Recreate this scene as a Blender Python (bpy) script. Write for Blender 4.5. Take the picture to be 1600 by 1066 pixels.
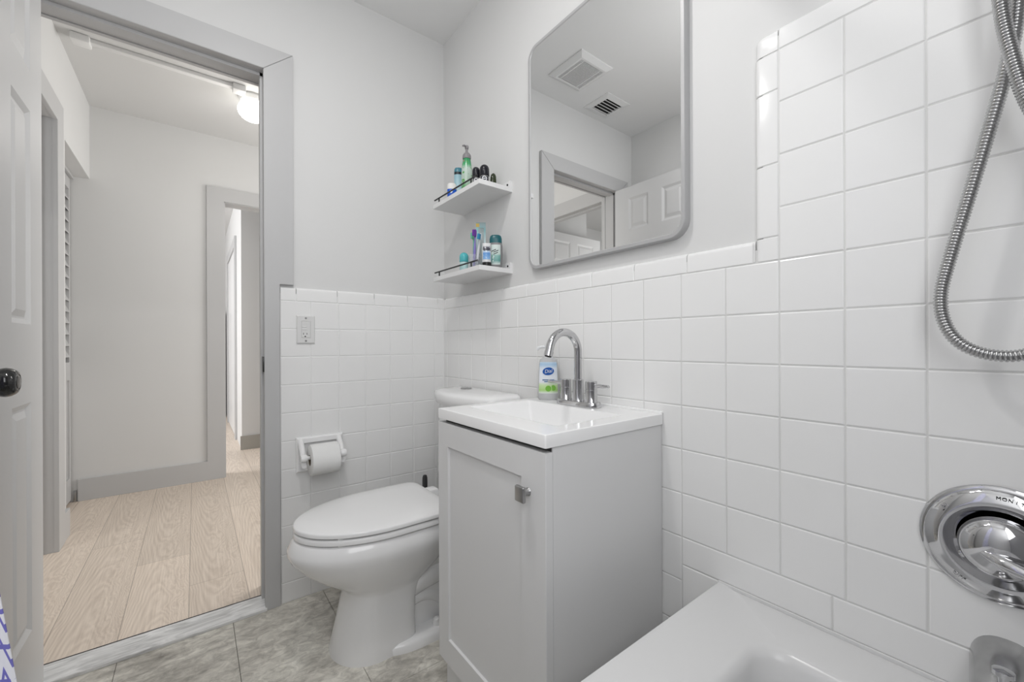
import bpy, bmesh, math, random
from mathutils import Vector, Matrix
random.seed(7)
S = bpy.context.scene
for o in list(bpy.data.objects): bpy.data.objects.remove(o)
COL = S.collection
PI = math.pi

# ------------------------------------------------------------------ camera
F_PX, CY = 645.85, 538.6
cam_d = bpy.data.cameras.new('camera'); cam = bpy.data.objects.new('camera', cam_d); COL.objects.link(cam)
cam_d.sensor_fit = 'HORIZONTAL'; cam_d.sensor_width = 36.0
cam_d.lens = F_PX/1600*36.0
cam_d.shift_y = (CY-533.0)/1600
cam_d.clip_start = 0.02; cam_d.clip_end = 60
CAM = Vector((-0.9649, -1.8054, 0.998))
_yaw, _roll = math.radians(37.51), -0.0040
fwd = Vector((math.sin(_yaw), math.cos(_yaw), 0)); r0 = Vector((math.cos(_yaw), -math.sin(_yaw), 0)); u0 = Vector((0, 0, 1))
rt = r0*math.cos(_roll)+u0*math.sin(_roll); up = u0*math.cos(_roll)-r0*math.sin(_roll)
cam.matrix_world = Matrix(((rt.x, up.x, -fwd.x, CAM.x), (rt.y, up.y, -fwd.y, CAM.y), (rt.z, up.z, -fwd.z, CAM.z), (0, 0, 0, 1)))
S.camera = cam

# ------------------------------------------------------------------ light, world, exposure
S.view_settings.view_transform = 'Standard'; S.view_settings.look = 'None'
S.view_settings.gamma = 1.0; S.view_settings.use_curve_mapping = False
S.view_settings.exposure = 0.13
W = bpy.data.worlds.new('world'); S.world = W; W.use_nodes = True
W.node_tree.nodes['Background'].inputs[0].default_value = (1, 1, 1, 1)
W.node_tree.nodes['Background'].inputs[1].default_value = 0.35

def area(name, loc, direction, sx, sy, power, color=(1, 1, 1)):
    d = bpy.data.lights.new(name, 'AREA'); d.shape = 'RECTANGLE'; d.size = sx; d.size_y = sy; d.energy = power; d.color = color
    o = bpy.data.objects.new(name, d); COL.objects.link(o); o.location = loc
    o.rotation_euler = Vector(direction).to_track_quat('-Z', 'Y').to_euler()
    return o
def lamp_light(name, loc, power, radius, color=(1, 1, 1)):
    d = bpy.data.lights.new(name, 'POINT'); d.energy = power; d.shadow_soft_size = radius; d.color = color
    o = bpy.data.objects.new(name, d); COL.objects.link(o); o.location = loc
    return o
area('bathroom_ceiling_lamp', (-0.80, -1.0, 2.45), (0, 0, -1), 0.09, 0.09, 5.2, (1.0, 0.985, 0.97))
lamp_light('bathroom_lamp_fill', (-0.80, -1.0, 1.98), 3.4, 0.055, (1.0, 0.985, 0.97))  # added point light hung low to fill ceiling and walls; no globe here
area('bathroom_rear_fill', (-1.06, -2.07, 1.70), (0, 1, -0.03), 0.88, 1.15, 10.2, (0.98, 0.99, 1.0))  # added fill from behind the camera; no window is known on this wall
lamp_light('hall_lamp_light', (-0.675, 1.19, 2.05), 2.6, 0.10, (1, 0.97, 0.93))
area('hall_side_fill', (0.96, 1.0, 1.35), (-1, 0, 0), 1.2, 1.6, 25, (1, 0.99, 0.97))  # added fill for the hall walls, out of view; no known window
area('far_room_daylight', (-3.2, 3.0, 1.6), (1, 0.1, -0.1), 1.6, 1.4, 60, (0.97, 0.98, 1.0))
area('side_room_fill', (-2.8, 0.135, 1.4), (0, 1, 0), 1.0, 1.2, 12, (1, 1, 1))  # added unseen light that brightens the side room; no known window

# ------------------------------------------------------------------ materials
MATS = {}
def new_mat(name):
    m = bpy.data.materials.new(name); m.use_nodes = True
    nt = m.node_tree; b = nt.nodes['Principled BSDF']
    MATS[name] = m
    return m, nt, b
def N(nt, t, **kw):
    n = nt.nodes.new(t)
    for k, v in kw.items():
        if hasattr(n, k): setattr(n, k, v)
        else: n.inputs[k].default_value = v
    return n
def mat(name, col, rough=0.5, metal=0.0, spec=0.5, noise=0.0, nscale=6.0, bump=0.0, bscale=200.0, trans=0.0, ior=1.45, coat=0.0, emit=None):
    m, nt, b = new_mat(name)
    if isinstance(col, (int, float)): col = (col, col, col)
    b.inputs['Base Color'].default_value = (*col, 1)
    b.inputs['Roughness'].default_value = rough; b.inputs['Metallic'].default_value = metal
    b.inputs['Specular IOR Level'].default_value = spec; b.inputs['IOR'].default_value = ior
    b.inputs['Transmission Weight'].default_value = trans; b.inputs['Coat Weight'].default_value = coat
    if emit:
        b.inputs['Emission Color'].default_value = (*emit[0], 1); b.inputs['Emission Strength'].default_value = emit[1]
    tc = N(nt, 'ShaderNodeTexCoord')
    if noise > 0:
        nz = N(nt, 'ShaderNodeTexNoise'); nz.inputs['Scale'].default_value = nscale; nz.inputs['Detail'].default_value = 4
        nt.links.new(tc.outputs['Object'], nz.inputs['Vector'])
        mr = N(nt, 'ShaderNodeMapRange'); mr.inputs['To Min'].default_value = 1-noise; mr.inputs['To Max'].default_value = 1+noise
        nt.links.new(nz.outputs['Fac'], mr.inputs['Value'])
        mx = N(nt, 'ShaderNodeMix', data_type='RGBA', blend_type='MULTIPLY'); mx.inputs[0].default_value = 1
        mx.inputs[6].default_value = (*col, 1)
        nt.links.new(mr.outputs[0], mx.inputs[7]); nt.links.new(mx.outputs[2], b.inputs['Base Color'])
    if bump > 0:
        nb = N(nt, 'ShaderNodeTexNoise'); nb.inputs['Scale'].default_value = bscale; nb.inputs['Detail'].default_value = 3
        nt.links.new(tc.outputs['Object'], nb.inputs['Vector'])
        bp = N(nt, 'ShaderNodeBump'); bp.inputs['Strength'].default_value = bump; bp.inputs['Distance'].default_value = 0.001
        nt.links.new(nb.outputs['Fac'], bp.inputs['Height']); nt.links.new(bp.outputs[0], b.inputs['Normal'])
    return m
paint = mat('wall_paint', (0.71, 0.71, 0.705), 0.55, noise=0.015, nscale=3, bump=0.10, bscale=90)
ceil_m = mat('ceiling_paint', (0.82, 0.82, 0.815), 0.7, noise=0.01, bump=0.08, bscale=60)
tile_m = mat('glazed_white_tile', (0.87, 0.87, 0.865), 0.16, noise=0.012, nscale=7, bump=0.05, bscale=14, spec=0.45)
grout_m = mat('wall_grout', (0.72, 0.72, 0.71), 0.8, noise=0.12, nscale=9)
trim_m = mat('grey_trim_paint', (0.54, 0.54, 0.542), 0.38, noise=0.012, nscale=5, bump=0.06, bscale=120)
door_m = mat('pale_grey_door_paint', (0.63, 0.63, 0.632), 0.4, noise=0.012, bump=0.06, bscale=160)
whitedoor_m = mat('white_door_paint', (0.74, 0.74, 0.74), 0.4, noise=0.01)
cab_m = mat('grey_cabinet_paint', (0.76, 0.76, 0.762), 0.42, noise=0.015, nscale=4, bump=0.05, bscale=150)
cabdark_m = mat('cabinet_shadow_gap', (0.06, 0.06, 0.06), 0.8)  # near-black colour standing in for shade behind doors and slats
porc_m = mat('porcelain', (0.89, 0.89, 0.89), 0.08, noise=0.005, spec=0.55, coat=0.2)
seat_m = mat('white_plastic', (0.89, 0.89, 0.89), 0.18, noise=0.005)
basin_m = mat('cultured_marble_white', (0.90, 0.90, 0.90), 0.14, noise=0.006)
tub_m = mat('tub_enamel', (0.74, 0.74, 0.74), 0.22, noise=0.01, bump=0.03, bscale=20)
chrome_m = mat('polished_chrome', (0.60, 0.60, 0.61), 0.06, 1.0, noise=0.03, nscale=30)
dull_chrome = mat('worn_chrome', (0.46, 0.46, 0.46), 0.24, 1.0, noise=0.22, nscale=45, bump=0.1, bscale=60)
steel_m = mat('brushed_steel', (0.42, 0.42, 0.42), 0.28, 1.0, noise=0.08, nscale=30)
frame_m = mat('satin_mirror_frame', (0.47, 0.47, 0.475), 0.36, 0.2, noise=0.02)
mirror_m = mat('mirror_silver', (0.86, 0.865, 0.865), 0.0, 1.0)
black_m = mat('black_metal', (0.012, 0.012, 0.013), 0.22, noise=0.05)
knobblack_m = mat('black_knob_lacquer', (0.008, 0.008, 0.008), 0.12, noise=0.05, coat=0.5)
paper_m = mat('toilet_paper', (0.83, 0.83, 0.82), 0.95, noise=0.01, bump=0.4, bscale=350)
card_m = mat('cardboard_core', (0.22, 0.18, 0.14), 0.9, noise=0.05)
plate_m = mat('outlet_plastic', (0.74, 0.74, 0.735), 0.3, noise=0.01)
platedk_m = mat('outlet_slot', (0.05, 0.05, 0.05), 0.6)
shelf_m = mat('white_shelf_laminate', (0.80, 0.80, 0.80), 0.4, noise=0.01)
beige_m = mat('beige_baseboard', (0.40, 0.385, 0.35), 0.5, noise=0.02)
rubber_m = mat('dark_grey_plastic', (0.045, 0.045, 0.048), 0.45, noise=0.05)
globe_m = mat('lit_globe_glass', (0.9, 0.9, 0.88), 0.4, emit=((1.0, 0.97, 0.90), 3.5))
vent_m = mat('white_vent_plastic', (0.78, 0.78, 0.775), 0.4, noise=0.01)
ventdark_m = mat('recess_near_black', (0.03, 0.03, 0.03), 0.9)  # near-black; in the vents it paints in the shade of the recess
darkgap_m = mat('dark_gap', (0.05, 0.048, 0.046), 0.9)
fridge_m = mat('dark_appliance', (0.035, 0.035, 0.038), 0.3)

def plastic(name, col, rough=0.3, trans=0.0): return mat(name, col, rough, noise=0.02, nscale=20, trans=trans)
def gradient_mat(name, stops, z0, z1, rough=0.3, spots=None):
    """bands of print along the height of a bottle (object z), with optional printed blotches"""
    m, nt, b = new_mat(name); b.inputs['Roughness'].default_value = rough
    tc = N(nt, 'ShaderNodeTexCoord'); sp = N(nt, 'ShaderNodeSeparateXYZ'); nt.links.new(tc.outputs['Object'], sp.inputs[0])
    mr = N(nt, 'ShaderNodeMapRange'); mr.inputs['From Min'].default_value = z0; mr.inputs['From Max'].default_value = z1
    nt.links.new(sp.outputs['Z'], mr.inputs['Value'])
    cr = N(nt, 'ShaderNodeValToRGB'); el = cr.color_ramp.elements
    while len(el) < len(stops): el.new(0.5)
    for e, (p, c) in zip(el, stops): e.position = p; e.color = (*c, 1)
    nt.links.new(mr.outputs[0], cr.inputs[0]); src = cr.outputs[0]
    for (scale, th, c) in (spots or []):
        nz = N(nt, 'ShaderNodeTexNoise'); nz.inputs['Scale'].default_value = scale; nt.links.new(tc.outputs['Object'], nz.inputs['Vector'])
        gt = N(nt, 'ShaderNodeMapRange'); gt.inputs['From Min'].default_value = th; gt.inputs['From Max'].default_value = th+0.05
        nt.links.new(nz.outputs['Fac'], gt.inputs['Value'])
        mx = N(nt, 'ShaderNodeMix', data_type='RGBA'); nt.links.new(gt.outputs[0], mx.inputs[0]); nt.links.new(src, mx.inputs[6]); mx.inputs[7].default_value = (*c, 1)
        src = mx.outputs[2]
    nt.links.new(src, b.inputs['Base Color'])
    return m

def stone_mat():
    m, nt, b = new_mat('stone_look_floor_tile'); b.inputs['Roughness'].default_value = 0.38
    tc = N(nt, 'ShaderNodeTexCoord'); L = nt.links.new
    mp = N(nt, 'ShaderNodeMapping'); mp.inputs['Rotation'].default_value = (0, 0, 0.5); mp.inputs['Scale'].default_value = (1.0, 1.6, 1)
    L(tc.outputs['Object'], mp.inputs[0])
    n1 = N(nt, 'ShaderNodeTexNoise'); n1.inputs['Scale'].default_value = 3.4; n1.inputs['Detail'].default_value = 9; n1.inputs['Roughness'].default_value = 0.62; n1.inputs['Distortion'].default_value = 0.6
    n2 = N(nt, 'ShaderNodeTexNoise'); n2.inputs['Scale'].default_value = 22; n2.inputs['Detail'].default_value = 8; n2.inputs['Roughness'].default_value = 0.7; n2.inputs['Distortion'].default_value = 1.2
    L(mp.outputs[0], n1.inputs['Vector']); L(mp.outputs[0], n2.inputs['Vector'])
    c1 = N(nt, 'ShaderNodeValToRGB'); e = c1.color_ramp.elements
    e[0].position = 0.32; e[0].color = (0.29, 0.272, 0.245, 1); e[1].position = 0.68; e[1].color = (0.88, 0.86, 0.79, 1)
    x = e.new(0.5); x.color = (0.66, 0.635, 0.58, 1)
    L(n1.outputs['Fac'], c1.inputs[0])
    c2 = N(nt, 'ShaderNodeValToRGB'); e = c2.color_ramp.elements
    e[0].position = 0.34; e[0].color = (0.62, 0.61, 0.59, 1); e[1].position = 0.62; e[1].color = (1.18, 1.18, 1.17, 1)
    L(n2.outputs['Fac'], c2.inputs[0])
    mx = N(nt, 'ShaderNodeMix', data_type='RGBA', blend_type='MULTIPLY'); mx.inputs[0].default_value = 0.85
    L(c1.outputs[0], mx.inputs[6]); L(c2.outputs[0], mx.inputs[7]); L(mx.outputs[2], b.inputs['Base Color'])
    bp = N(nt, 'ShaderNodeBump'); bp.inputs['Strength'].default_value = 0.15; bp.inputs['Distance'].default_value = 0.002
    L(n2.outputs['Fac'], bp.inputs['Height']); L(bp.outputs[0], b.inputs['Normal'])
    return m
stone_m = stone_mat()

def wood_mat():
    m, nt, b = new_mat('pale_oak_laminate'); b.inputs['Roughness'].default_value = 0.42; L = nt.links.new
    tc = N(nt, 'ShaderNodeTexCoord'); sp = N(nt, 'ShaderNodeSeparateXYZ'); L(tc.outputs['Object'], sp.inputs[0])
    def M(op, a, c=None):
        n = N(nt, 'ShaderNodeMath', operation=op)
        for i, v in enumerate((a, c)):
            if v is None: continue
            if isinstance(v, (int, float)): n.inputs[i].default_value = v
            else: L(v, n.inputs[i])
        return n.outputs[0]
    # planks 185 mm wide, 1.22 m long; the floor object's origin is at x=-1.2, y=4.03
    u = M('ADD', M('DIVIDE', M('ADD', sp.outputs['X'], -0.4), 0.185), 20.0); pid = M('FLOOR', u); fu = M('FRACT', u)
    yw = M('ADD', sp.outputs['Y'], 4.03)
    yo = M('DIVIDE', M('ADD', M('ADD', yw, -0.64+12.2), M('MULTIPLY', M('ADD', pid, -18.0), 0.33)), 1.22); row = M('FLOOR', yo)
    wn2 = N(nt, 'ShaderNodeTexWhiteNoise', noise_dimensions='2D'); cv = N(nt, 'ShaderNodeCombineXYZ'); L(pid, cv.inputs[0]); L(row, cv.inputs[1]); L(cv.outputs[0], wn2.inputs['Vector'])
    # cathedral grain: nested arches down the middle of each plank, straight grain at its edges
    gv = N(nt, 'ShaderNodeCombineXYZ'); L(M('ADD', M('MULTIPLY', fu, 1.6), M('MULTIPLY', wn2.outputs['Value'], 40)), gv.inputs[0])
    L(M('MULTIPLY', yw, 2.6), gv.inputs[1]); L(M('MULTIPLY', wn2.outputs['Value'], 9), gv.inputs[2])
    n1 = N(nt, 'ShaderNodeTexNoise'); n1.inputs['Scale'].default_value = 1.6; n1.inputs['Detail'].default_value = 4; n1.inputs['Roughness'].default_value = 0.5; L(gv.outputs[0], n1.inputs['Vector'])
    sgn = M('SUBTRACT', M('MULTIPLY', M('GREATER_THAN', wn2.outputs['Value'], 0.5), 2.0), 1.0)
    cxn = M('ADD', M('SUBTRACT', fu, 0.5), M('MULTIPLY', M('SUBTRACT', n1.outputs['Fac'], 0.5), 0.5))
    par = M('MULTIPLY', M('MULTIPLY', cxn, cxn), 26.0)
    gg = M('ADD', M('ADD', M('MULTIPLY', M('MULTIPLY', yw, sgn), 7.0), par), M('MULTIPLY', n1.outputs['Fac'], 6.0))
    rings = M('FRACT', gg)
    tri = M('MULTIPLY', M('ABSOLUTE', M('SUBTRACT', rings, 0.5)), 1.0)
    fv = N(nt, 'ShaderNodeCombineXYZ'); L(M('MULTIPLY', sp.outputs['X'], 160), fv.inputs[0]); L(M('MULTIPLY', sp.outputs['Y'], 4), fv.inputs[1])
    n2 = N(nt, 'ShaderNodeTexNoise'); n2.inputs['Scale'].default_value = 1.0; n2.inputs['Detail'].default_value = 4; L(fv.outputs[0], n2.inputs['Vector'])
    g = M('ADD', M('MULTIPLY', tri, 0.5), M('MULTIPLY', n2.outputs['Fac'], 0.75))
    cr = N(nt, 'ShaderNodeValToRGB'); e = cr.color_ramp.elements
    e[0].position = 0.2; e[0].color = (0.59, 0.49, 0.405, 1); e[1].position = 0.75; e[1].color = (0.85, 0.745, 0.64, 1)
    L(g, cr.inputs[0])
    pv = N(nt, 'ShaderNodeMapRange'); pv.inputs['To Min'].default_value = 0.92; pv.inputs['To Max'].default_value = 1.06; L(wn2.outputs['Value'], pv.inputs['Value'])
    mx = N(nt, 'ShaderNodeMix', data_type='RGBA', blend_type='MULTIPLY'); mx.inputs[0].default_value = 1; L(cr.outputs[0], mx.inputs[6]); L(pv.outputs[0], mx.inputs[7])
    # joints between planks
    ed = M('MINIMUM', fu, M('SUBTRACT', 1.0, fu)); ey = M('FRACT', yo); ey = M('MINIMUM', ey, M('SUBTRACT', 1.0, ey))
    j = M('MAXIMUM', M('LESS_THAN', ed, 0.0075), M('LESS_THAN', ey, 0.0010))
    m2 = N(nt, 'ShaderNodeMix', data_type='RGBA'); L(M('MULTIPLY', j, 0.6), m2.inputs[0]); L(mx.outputs[2], m2.inputs[6]); m2.inputs[7].default_value = (0.30, 0.24, 0.19, 1)
    L(m2.outputs[2], b.inputs['Base Color'])
    return m
wood_m = wood_mat()

def marble_mat():
    m, nt, b = new_mat('grey_marble_threshold'); b.inputs['Roughness'].default_value = 0.3; L = nt.links.new
    tc = N(nt, 'ShaderNodeTexCoord'); mp = N(nt, 'ShaderNodeMapping'); mp.inputs['Scale'].default_value = (4, 30, 30); L(tc.outputs['Object'], mp.inputs[0])
    n1 = N(nt, 'ShaderNodeTexNoise'); n1.inputs['Scale'].default_value = 2; n1.inputs['Detail'].default_value = 8; n1.inputs['Distortion'].default_value = 1.5; L(mp.outputs[0], n1.inputs['Vector'])
    cr = N(nt, 'ShaderNodeValToRGB'); e = cr.color_ramp.elements
    e[0].position = 0.3; e[0].color = (0.55, 0.55, 0.545, 1); e[1].position = 0.65; e[1].color = (0.92, 0.92, 0.915, 1)
    L(n1.outputs['Fac'], cr.inputs[0]); L(cr.outputs[0], b.inputs['Base Color'])
    return m
marble_m = marble_mat()

def curtain_mat():
    m, nt, b = new_mat('white_curtain_blue_print'); b.inputs['Roughness'].default_value = 0.85; L = nt.links.new
    uv = N(nt, 'ShaderNodeUVMap'); uv.uv_map = 'cloth'
    sp = N(nt, 'ShaderNodeSeparateXYZ'); L(uv.outputs[0], sp.inputs[0])
    def M(op, a, c=None):
        n = N(nt, 'ShaderNodeMath', operation=op)
        for i, v in enumerate((a, c)):
            if v is None: continue
            if isinstance(v, (int, float)): n.inputs[i].default_value = v
            else: L(v, n.inputs[i])
        return n.outputs[0]
    # a loose lattice of painted strokes: zigzag down the cloth crossed by short bars
    u = M('DIVIDE', sp.outputs['X'], 0.026); v = M('DIVIDE', sp.outputs['Y'], 0.030)
    tri = M('ABSOLUTE', M('SUBTRACT', M('FRACT', u), 0.5))
    fv = M('FRACT', v)
    z1 = M('LESS_THAN', M('ABSOLUTE', M('SUBTRACT', M('FRACT', M('ADD', v, M('MULTIPLY', tri, 1.6))), 0.5)), 0.12)
    z2 = M('LESS_THAN', M('ABSOLUTE', M('SUBTRACT', fv, 0.18)), 0.07)
    nz = N(nt, 'ShaderNodeTexNoise'); nz.inputs['Scale'].default_value = 60; L(uv.outputs[0], nz.inputs['Vector'])
    msk = M('MULTIPLY', M('MAXIMUM', z1, z2), M('GREATER_THAN', nz.outputs['Fac'], 0.43))
    mx = N(nt, 'ShaderNodeMix', data_type='RGBA'); L(msk, mx.inputs[0]); mx.inputs[6].default_value = (0.80, 0.80, 0.84, 1); mx.inputs[7].default_value = (0.17, 0.16, 0.50, 1)
    L(mx.outputs[2], b.inputs['Base Color'])
    return m
curtain_m = curtain_mat()

# ------------------------------------------------------------------ mesh helpers
class MB:
    def __init__(s): s.bm = bmesh.new()
    def box(s, x0, x1, y0, y1, z0, z1, bev=0.0, seg=2):
        b = bmesh.new()
        vs = [b.verts.new((x, y, z)) for x in (x0, x1) for y in (y0, y1) for z in (z0, z1)]
        for f in ((0, 1, 3, 2), (4, 6, 7, 5), (0, 4, 5, 1), (2, 3, 7, 6), (0, 2, 6, 4), (1, 5, 7, 3)): b.faces.new([vs[i] for i in f])
        bmesh.ops.recalc_face_normals(b, faces=b.faces)
        if bev > 0: bmesh.ops.bevel(b, geom=list(b.edges), offset=bev, segments=seg, affect='EDGES', profile=0.5)
        s.add(b); return s
    def add(s, b, mtx=None):
        me = bpy.data.meshes.new('tmp'); b.to_mesh(me); b.free()
        if mtx: me.transform(mtx)
        s.bm.from_mesh(me); bpy.data.meshes.remove(me)
    def loft(s, rings, cap0=True, cap1=True, closed=True):
        vr = [[s.bm.verts.new(p) for p in r] for r in rings]
        n = len(rings[0])
        for a, b in zip(vr, vr[1:]):
            for i in range(n if closed else n-1):
                j = (i+1) % n; s.bm.faces.new((a[i], a[j], b[j], b[i]))
        if cap0 and closed: s.bm.faces.new(list(reversed(vr[0])))
        if cap1 and closed: s.bm.faces.new(vr[-1])
        return s
    def lathe(s, prof, c=(0, 0, 0), axis=(0, 0, 1), n=32, cap=True, sx=1.0, sy=1.0):
        """prof: list of (radius, height along axis)"""
        ax = Vector(axis).normalized(); q = ax.to_track_quat('Z', 'Y').to_matrix().to_4x4(); T = Matrix.Translation(Vector(c)) @ q
        rings = [[T @ Vector((max(r, 1e-5)*sx*math.cos(2*PI*k/n), max(r, 1e-5)*sy*math.sin(2*PI*k/n), h)) for k in range(n)] for r, h in prof]
        return s.loft(rings, cap, cap)
    def tube(s, pts, r, n=12, caps=True, rad=None):
        pts = [Vector(p) for p in pts]; rings = []; prev = None
        for i, p in enumerate(pts):
            t = (pts[min(i+1, len(pts)-1)]-pts[max(i-1, 0)]).normalized()
            if prev is None:
                a = Vector((0, 0, 1)) if abs(t.z) < 0.9 else Vector((1, 0, 0)); u = t.cross(a).normalized()
            else: u = (prev - t*prev.dot(t)).normalized()
            prev = u; v = t.cross(u); rr = rad[i] if rad else r
            rings.append([p+u*rr*math.cos(2*PI*k/n)+v*rr*math.sin(2*PI*k/n) for k in range(n)])
        return s.loft(rings, caps, caps)
    def prism(s, poly, axis, a, b, bev=0.0):
        """extrude a polygon given in the plane across axis ('x': (y,z), 'y': (x,z), 'z': (x,y)) from a to b"""
        def P(p, t): return (t, p[0], p[1]) if axis == 'x' else ((p[0], t, p[1]) if axis == 'y' else (p[0], p[1], t))
        bb = bmesh.new(); A = [bb.verts.new(P(p, a)) for p in poly]; B = [bb.verts.new(P(p, b)) for p in poly]; n = len(poly)
        for i in range(n): bb.faces.new((A[i], A[(i+1) % n], B[(i+1) % n], B[i]))
        bb.faces.new(list(reversed(A))); bb.faces.new(B)
        bmesh.ops.recalc_face_normals(bb, faces=bb.faces)
        if bev > 0: bmesh.ops.bevel(bb, geom=list(bb.edges), offset=bev, segments=2, affect='EDGES')
        s.add(bb); return s
    def quad(s, *p): s.bm.faces.new([s.bm.verts.new(q) for q in p]); return s
    def build(s, name, m, parent=None, smooth=40, label=None):
        bmesh.ops.recalc_face_normals(s.bm, faces=s.bm.faces)
        me = bpy.data.meshes.new(name)
        ps = parent.matrix_world.translation.copy() if parent else None
        if parent is None:
            vs = [v.co for v in s.bm.verts]
            org = Vector(((min(v.x for v in vs)+max(v.x for v in vs))/2, (min(v.y for v in vs)+max(v.y for v in vs))/2, min(v.z for v in vs)))
        else: org = Vector(parent['_o'])
        bmesh.ops.translate(s.bm, verts=s.bm.verts, vec=-org)
        s.bm.to_mesh(me); s.bm.free()
        if smooth:
            for p in me.polygons: p.use_smooth = True
            me.set_sharp_from_angle(angle=math.radians(smooth))
        me.materials.append(m)
        o = bpy.data.objects.new(name, me); COL.objects.link(o)
        if parent: o.parent = parent; o['_o'] = list(org)
        else: o.location = org; o['_o'] = list(org)
        if label: o['label'] = label
        return o
def tag(o, label, cat, group=None, kind=None):
    if label: o['label'] = label
    if cat: o['category'] = cat
    if group: o['group'] = group
    if kind: o['kind'] = kind
    return o
def thing(name, loc, label, cat, group=None):
    o = bpy.data.objects.new(name, None); COL.objects.link(o); o.location = loc; o['_o'] = list(loc); o.empty_display_size = 0.05
    return tag(o, label, cat, group)
def struct(o): o['kind'] = 'structure'; return o
def sthing(name, loc):
    o = bpy.data.objects.new(name, None); COL.objects.link(o); o.location = loc; o['_o'] = list(loc); o['kind'] = 'structure'; return o
def text_bm(mb, txt, size, mtx, depth=0.0004, shear=0.0, font_w=1.0):
    cu = bpy.data.curves.new('t', 'FONT'); cu.body = txt; cu.size = size; cu.extrude = depth; cu.shear = shear; cu.align_x = 'CENTER'; cu.align_y = 'CENTER'
    cu.resolution_u = 3
    o = bpy.data.objects.new('t', cu); COL.objects.link(o)
    dg = bpy.context.evaluated_depsgraph_get(); dg.update()
    me = bpy.data.meshes.new_from_object(o.evaluated_get(dg)); bpy.data.objects.remove(o); bpy.data.curves.remove(cu)
    me.transform(mtx @ Matrix.Diagonal((font_w, 1, 1, 1))); mb.bm.from_mesh(me); bpy.data.meshes.remove(me)

# ------------------------------------------------------------------ tiles
P0, ROW0 = 0.1095, 0.9531          # tile pitch, height of one grout row
def tiles(mb, plane, rects, g=0.0011, be=0.0022, dep=0.0016):
    """rects (u0,u1,z0,z1); plane 'x': wall x=0 facing -x, u=y; plane 'y': wall y=0 facing -y, u=x"""
    for u0, u1, z0, z1 in rects:
        if u1-u0 < 0.004 or z1-z0 < 0.004: continue
        du = random.uniform(-0.0006, 0.0006); dv = random.uniform(-0.0006, 0.0006); off = random.uniform(0, 0.0004)
        def P(u, z, d):
            d = d+off+((u-(u0+u1)/2)*du+(z-(z0+z1)/2)*dv)*4
            return (d, u, z) if plane == 'x' else (u, d, z)
        rings = []
        for ins, d in ((g*0.6, dep+0.002), (g, dep), (g+be*0.35, dep*0.4), (g+be, 0.0)):
            rings.append([P(u0+ins, z0+ins, d), P(u1-ins, z0+ins, d), P(u1-ins, z1-ins, d), P(u0+ins, z1-ins, d)])
        mb.loft(rings, cap0=False, cap1=True)
def cap_trim(mb, plane, u0, u1, z0, z1, back=0.013, r=0.011, seg=0.1545, start=None, g=0.0009):
    """rounded cap tiles along the top of a tiled wall"""
    cuts = [u0]; s = start if start is not None else u0
    k = math.ceil((u0-s)/seg+1e-6)
    while s+k*seg < u1-0.003:
        cuts.append(s+k*seg); k += 1
    cuts.append(u1)
    prof = [(0.0014, z0+g), (0.0, z0+g+0.0016), (0.0, z1-r)]+[(r-r*math.cos(a), z1-r+r*math.sin(a)) for a in [PI/2*i/6 for i in range(1, 7)]]+[(back, z1), (back, z0+g)]
    for a, b in zip(cuts, cuts[1:]):
        a += g; b -= g
        rings = []
        for u, sc in ((a, 0.0016), (a+0.0018, 0), (b-0.0018, 0), (b, 0.0016)):
            rings.append([((d+sc, u, z) if plane == 'x' else (u, d+sc, z)) for d, z in prof])
        mb.loft(rings)

# ================================================================== BATHROOM SHELL
PL = 0.012                                    # plaster plane behind the tile face
CEIL = 2.475
OX0, OX1, OZ = -1.385, -0.737, 2.06           # rough door opening
YB, XL = -2.10, -1.53
m = MB(); m.box(OX1, 0.10, PL, 0.118, 0, 2.6).box(XL-0.1, OX0, PL, 0.118, 0, 2.6).box(OX0, OX1, PL, 0.118, OZ, 2.6)
wall_back = struct(m.build('wall_back', paint))
m = MB()
cols = [-(0.0491+P0*k) for k in range(0, 7)]; xs = [-0.7035]+[c for c in reversed(cols) if c > -0.70]+[0.0]
zs = [0.0]+[ROW0-P0*k for k in range(8, -3, -1)]
tiles(m, 'y', [(a, b, z0, z1) for a, b in zip(xs, xs[1:]) for z0, z1 in zip(zs, zs[1:])])
m.build('tile_wainscot', tile_m, wall_back, smooth=0)
m = MB(); cap_trim(m, 'y', -0.7035, 0.0, 1.1721, 1.2255, start=-0.03); m.build('cap_tiles', tile_m, wall_back, smooth=25)
m = MB(); m.box(-0.7035, 0.0, 0.0017, 0.0125, 0, 1.2).box(-0.0028, 0.002, -0.0028, 0.002, 0.0, 1.224, 0.001); m.build('grout', tile_m, wall_back)

m = MB(); m.box(PL, 0.11, YB-0.1, 0.118, 0, 2.6); wall_right = struct(m.build('wall_right', paint))
ycol = [-(0.2571+P0*i) for i in range(-2, 17)]                 # descending
ys = [YB]+[y for y in reversed(ycol) if y > YB+0.02]+[0.0]
rows_lo = [0.0]+[ROW0-P0*k for k in range(8, -3, -1)]          # up to 1.1721
YT = -(0.2571+P0*9)                                            # tub zone starts
YP = -(0.2571+P0*11)                                           # full-height tile panel starts
R = []
for a, b in zip(ys, ys[1:]):
    for z0, z1 in zip(rows_lo, rows_lo[1:]):
        if b <= YT+0.001 and z0 < 0.514: continue
        R.append((a, b, z0, z1))
up_rows = [1.1721+P0*k for k in range(0, 5)]
for a, b in zip(ys, ys[1:]):
    if b <= YP+0.001:
        for z0, z1 in zip(up_rows, up_rows[1:]): R.append((a, b, z0, z1))
for a, b in ((YT-0.3075, YT), (YT-0.615, YT-0.3075), (YB, YT-0.615)): R.append((a, b, 0.4462, ROW0-4*P0))   # long border tiles over the tub
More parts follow.
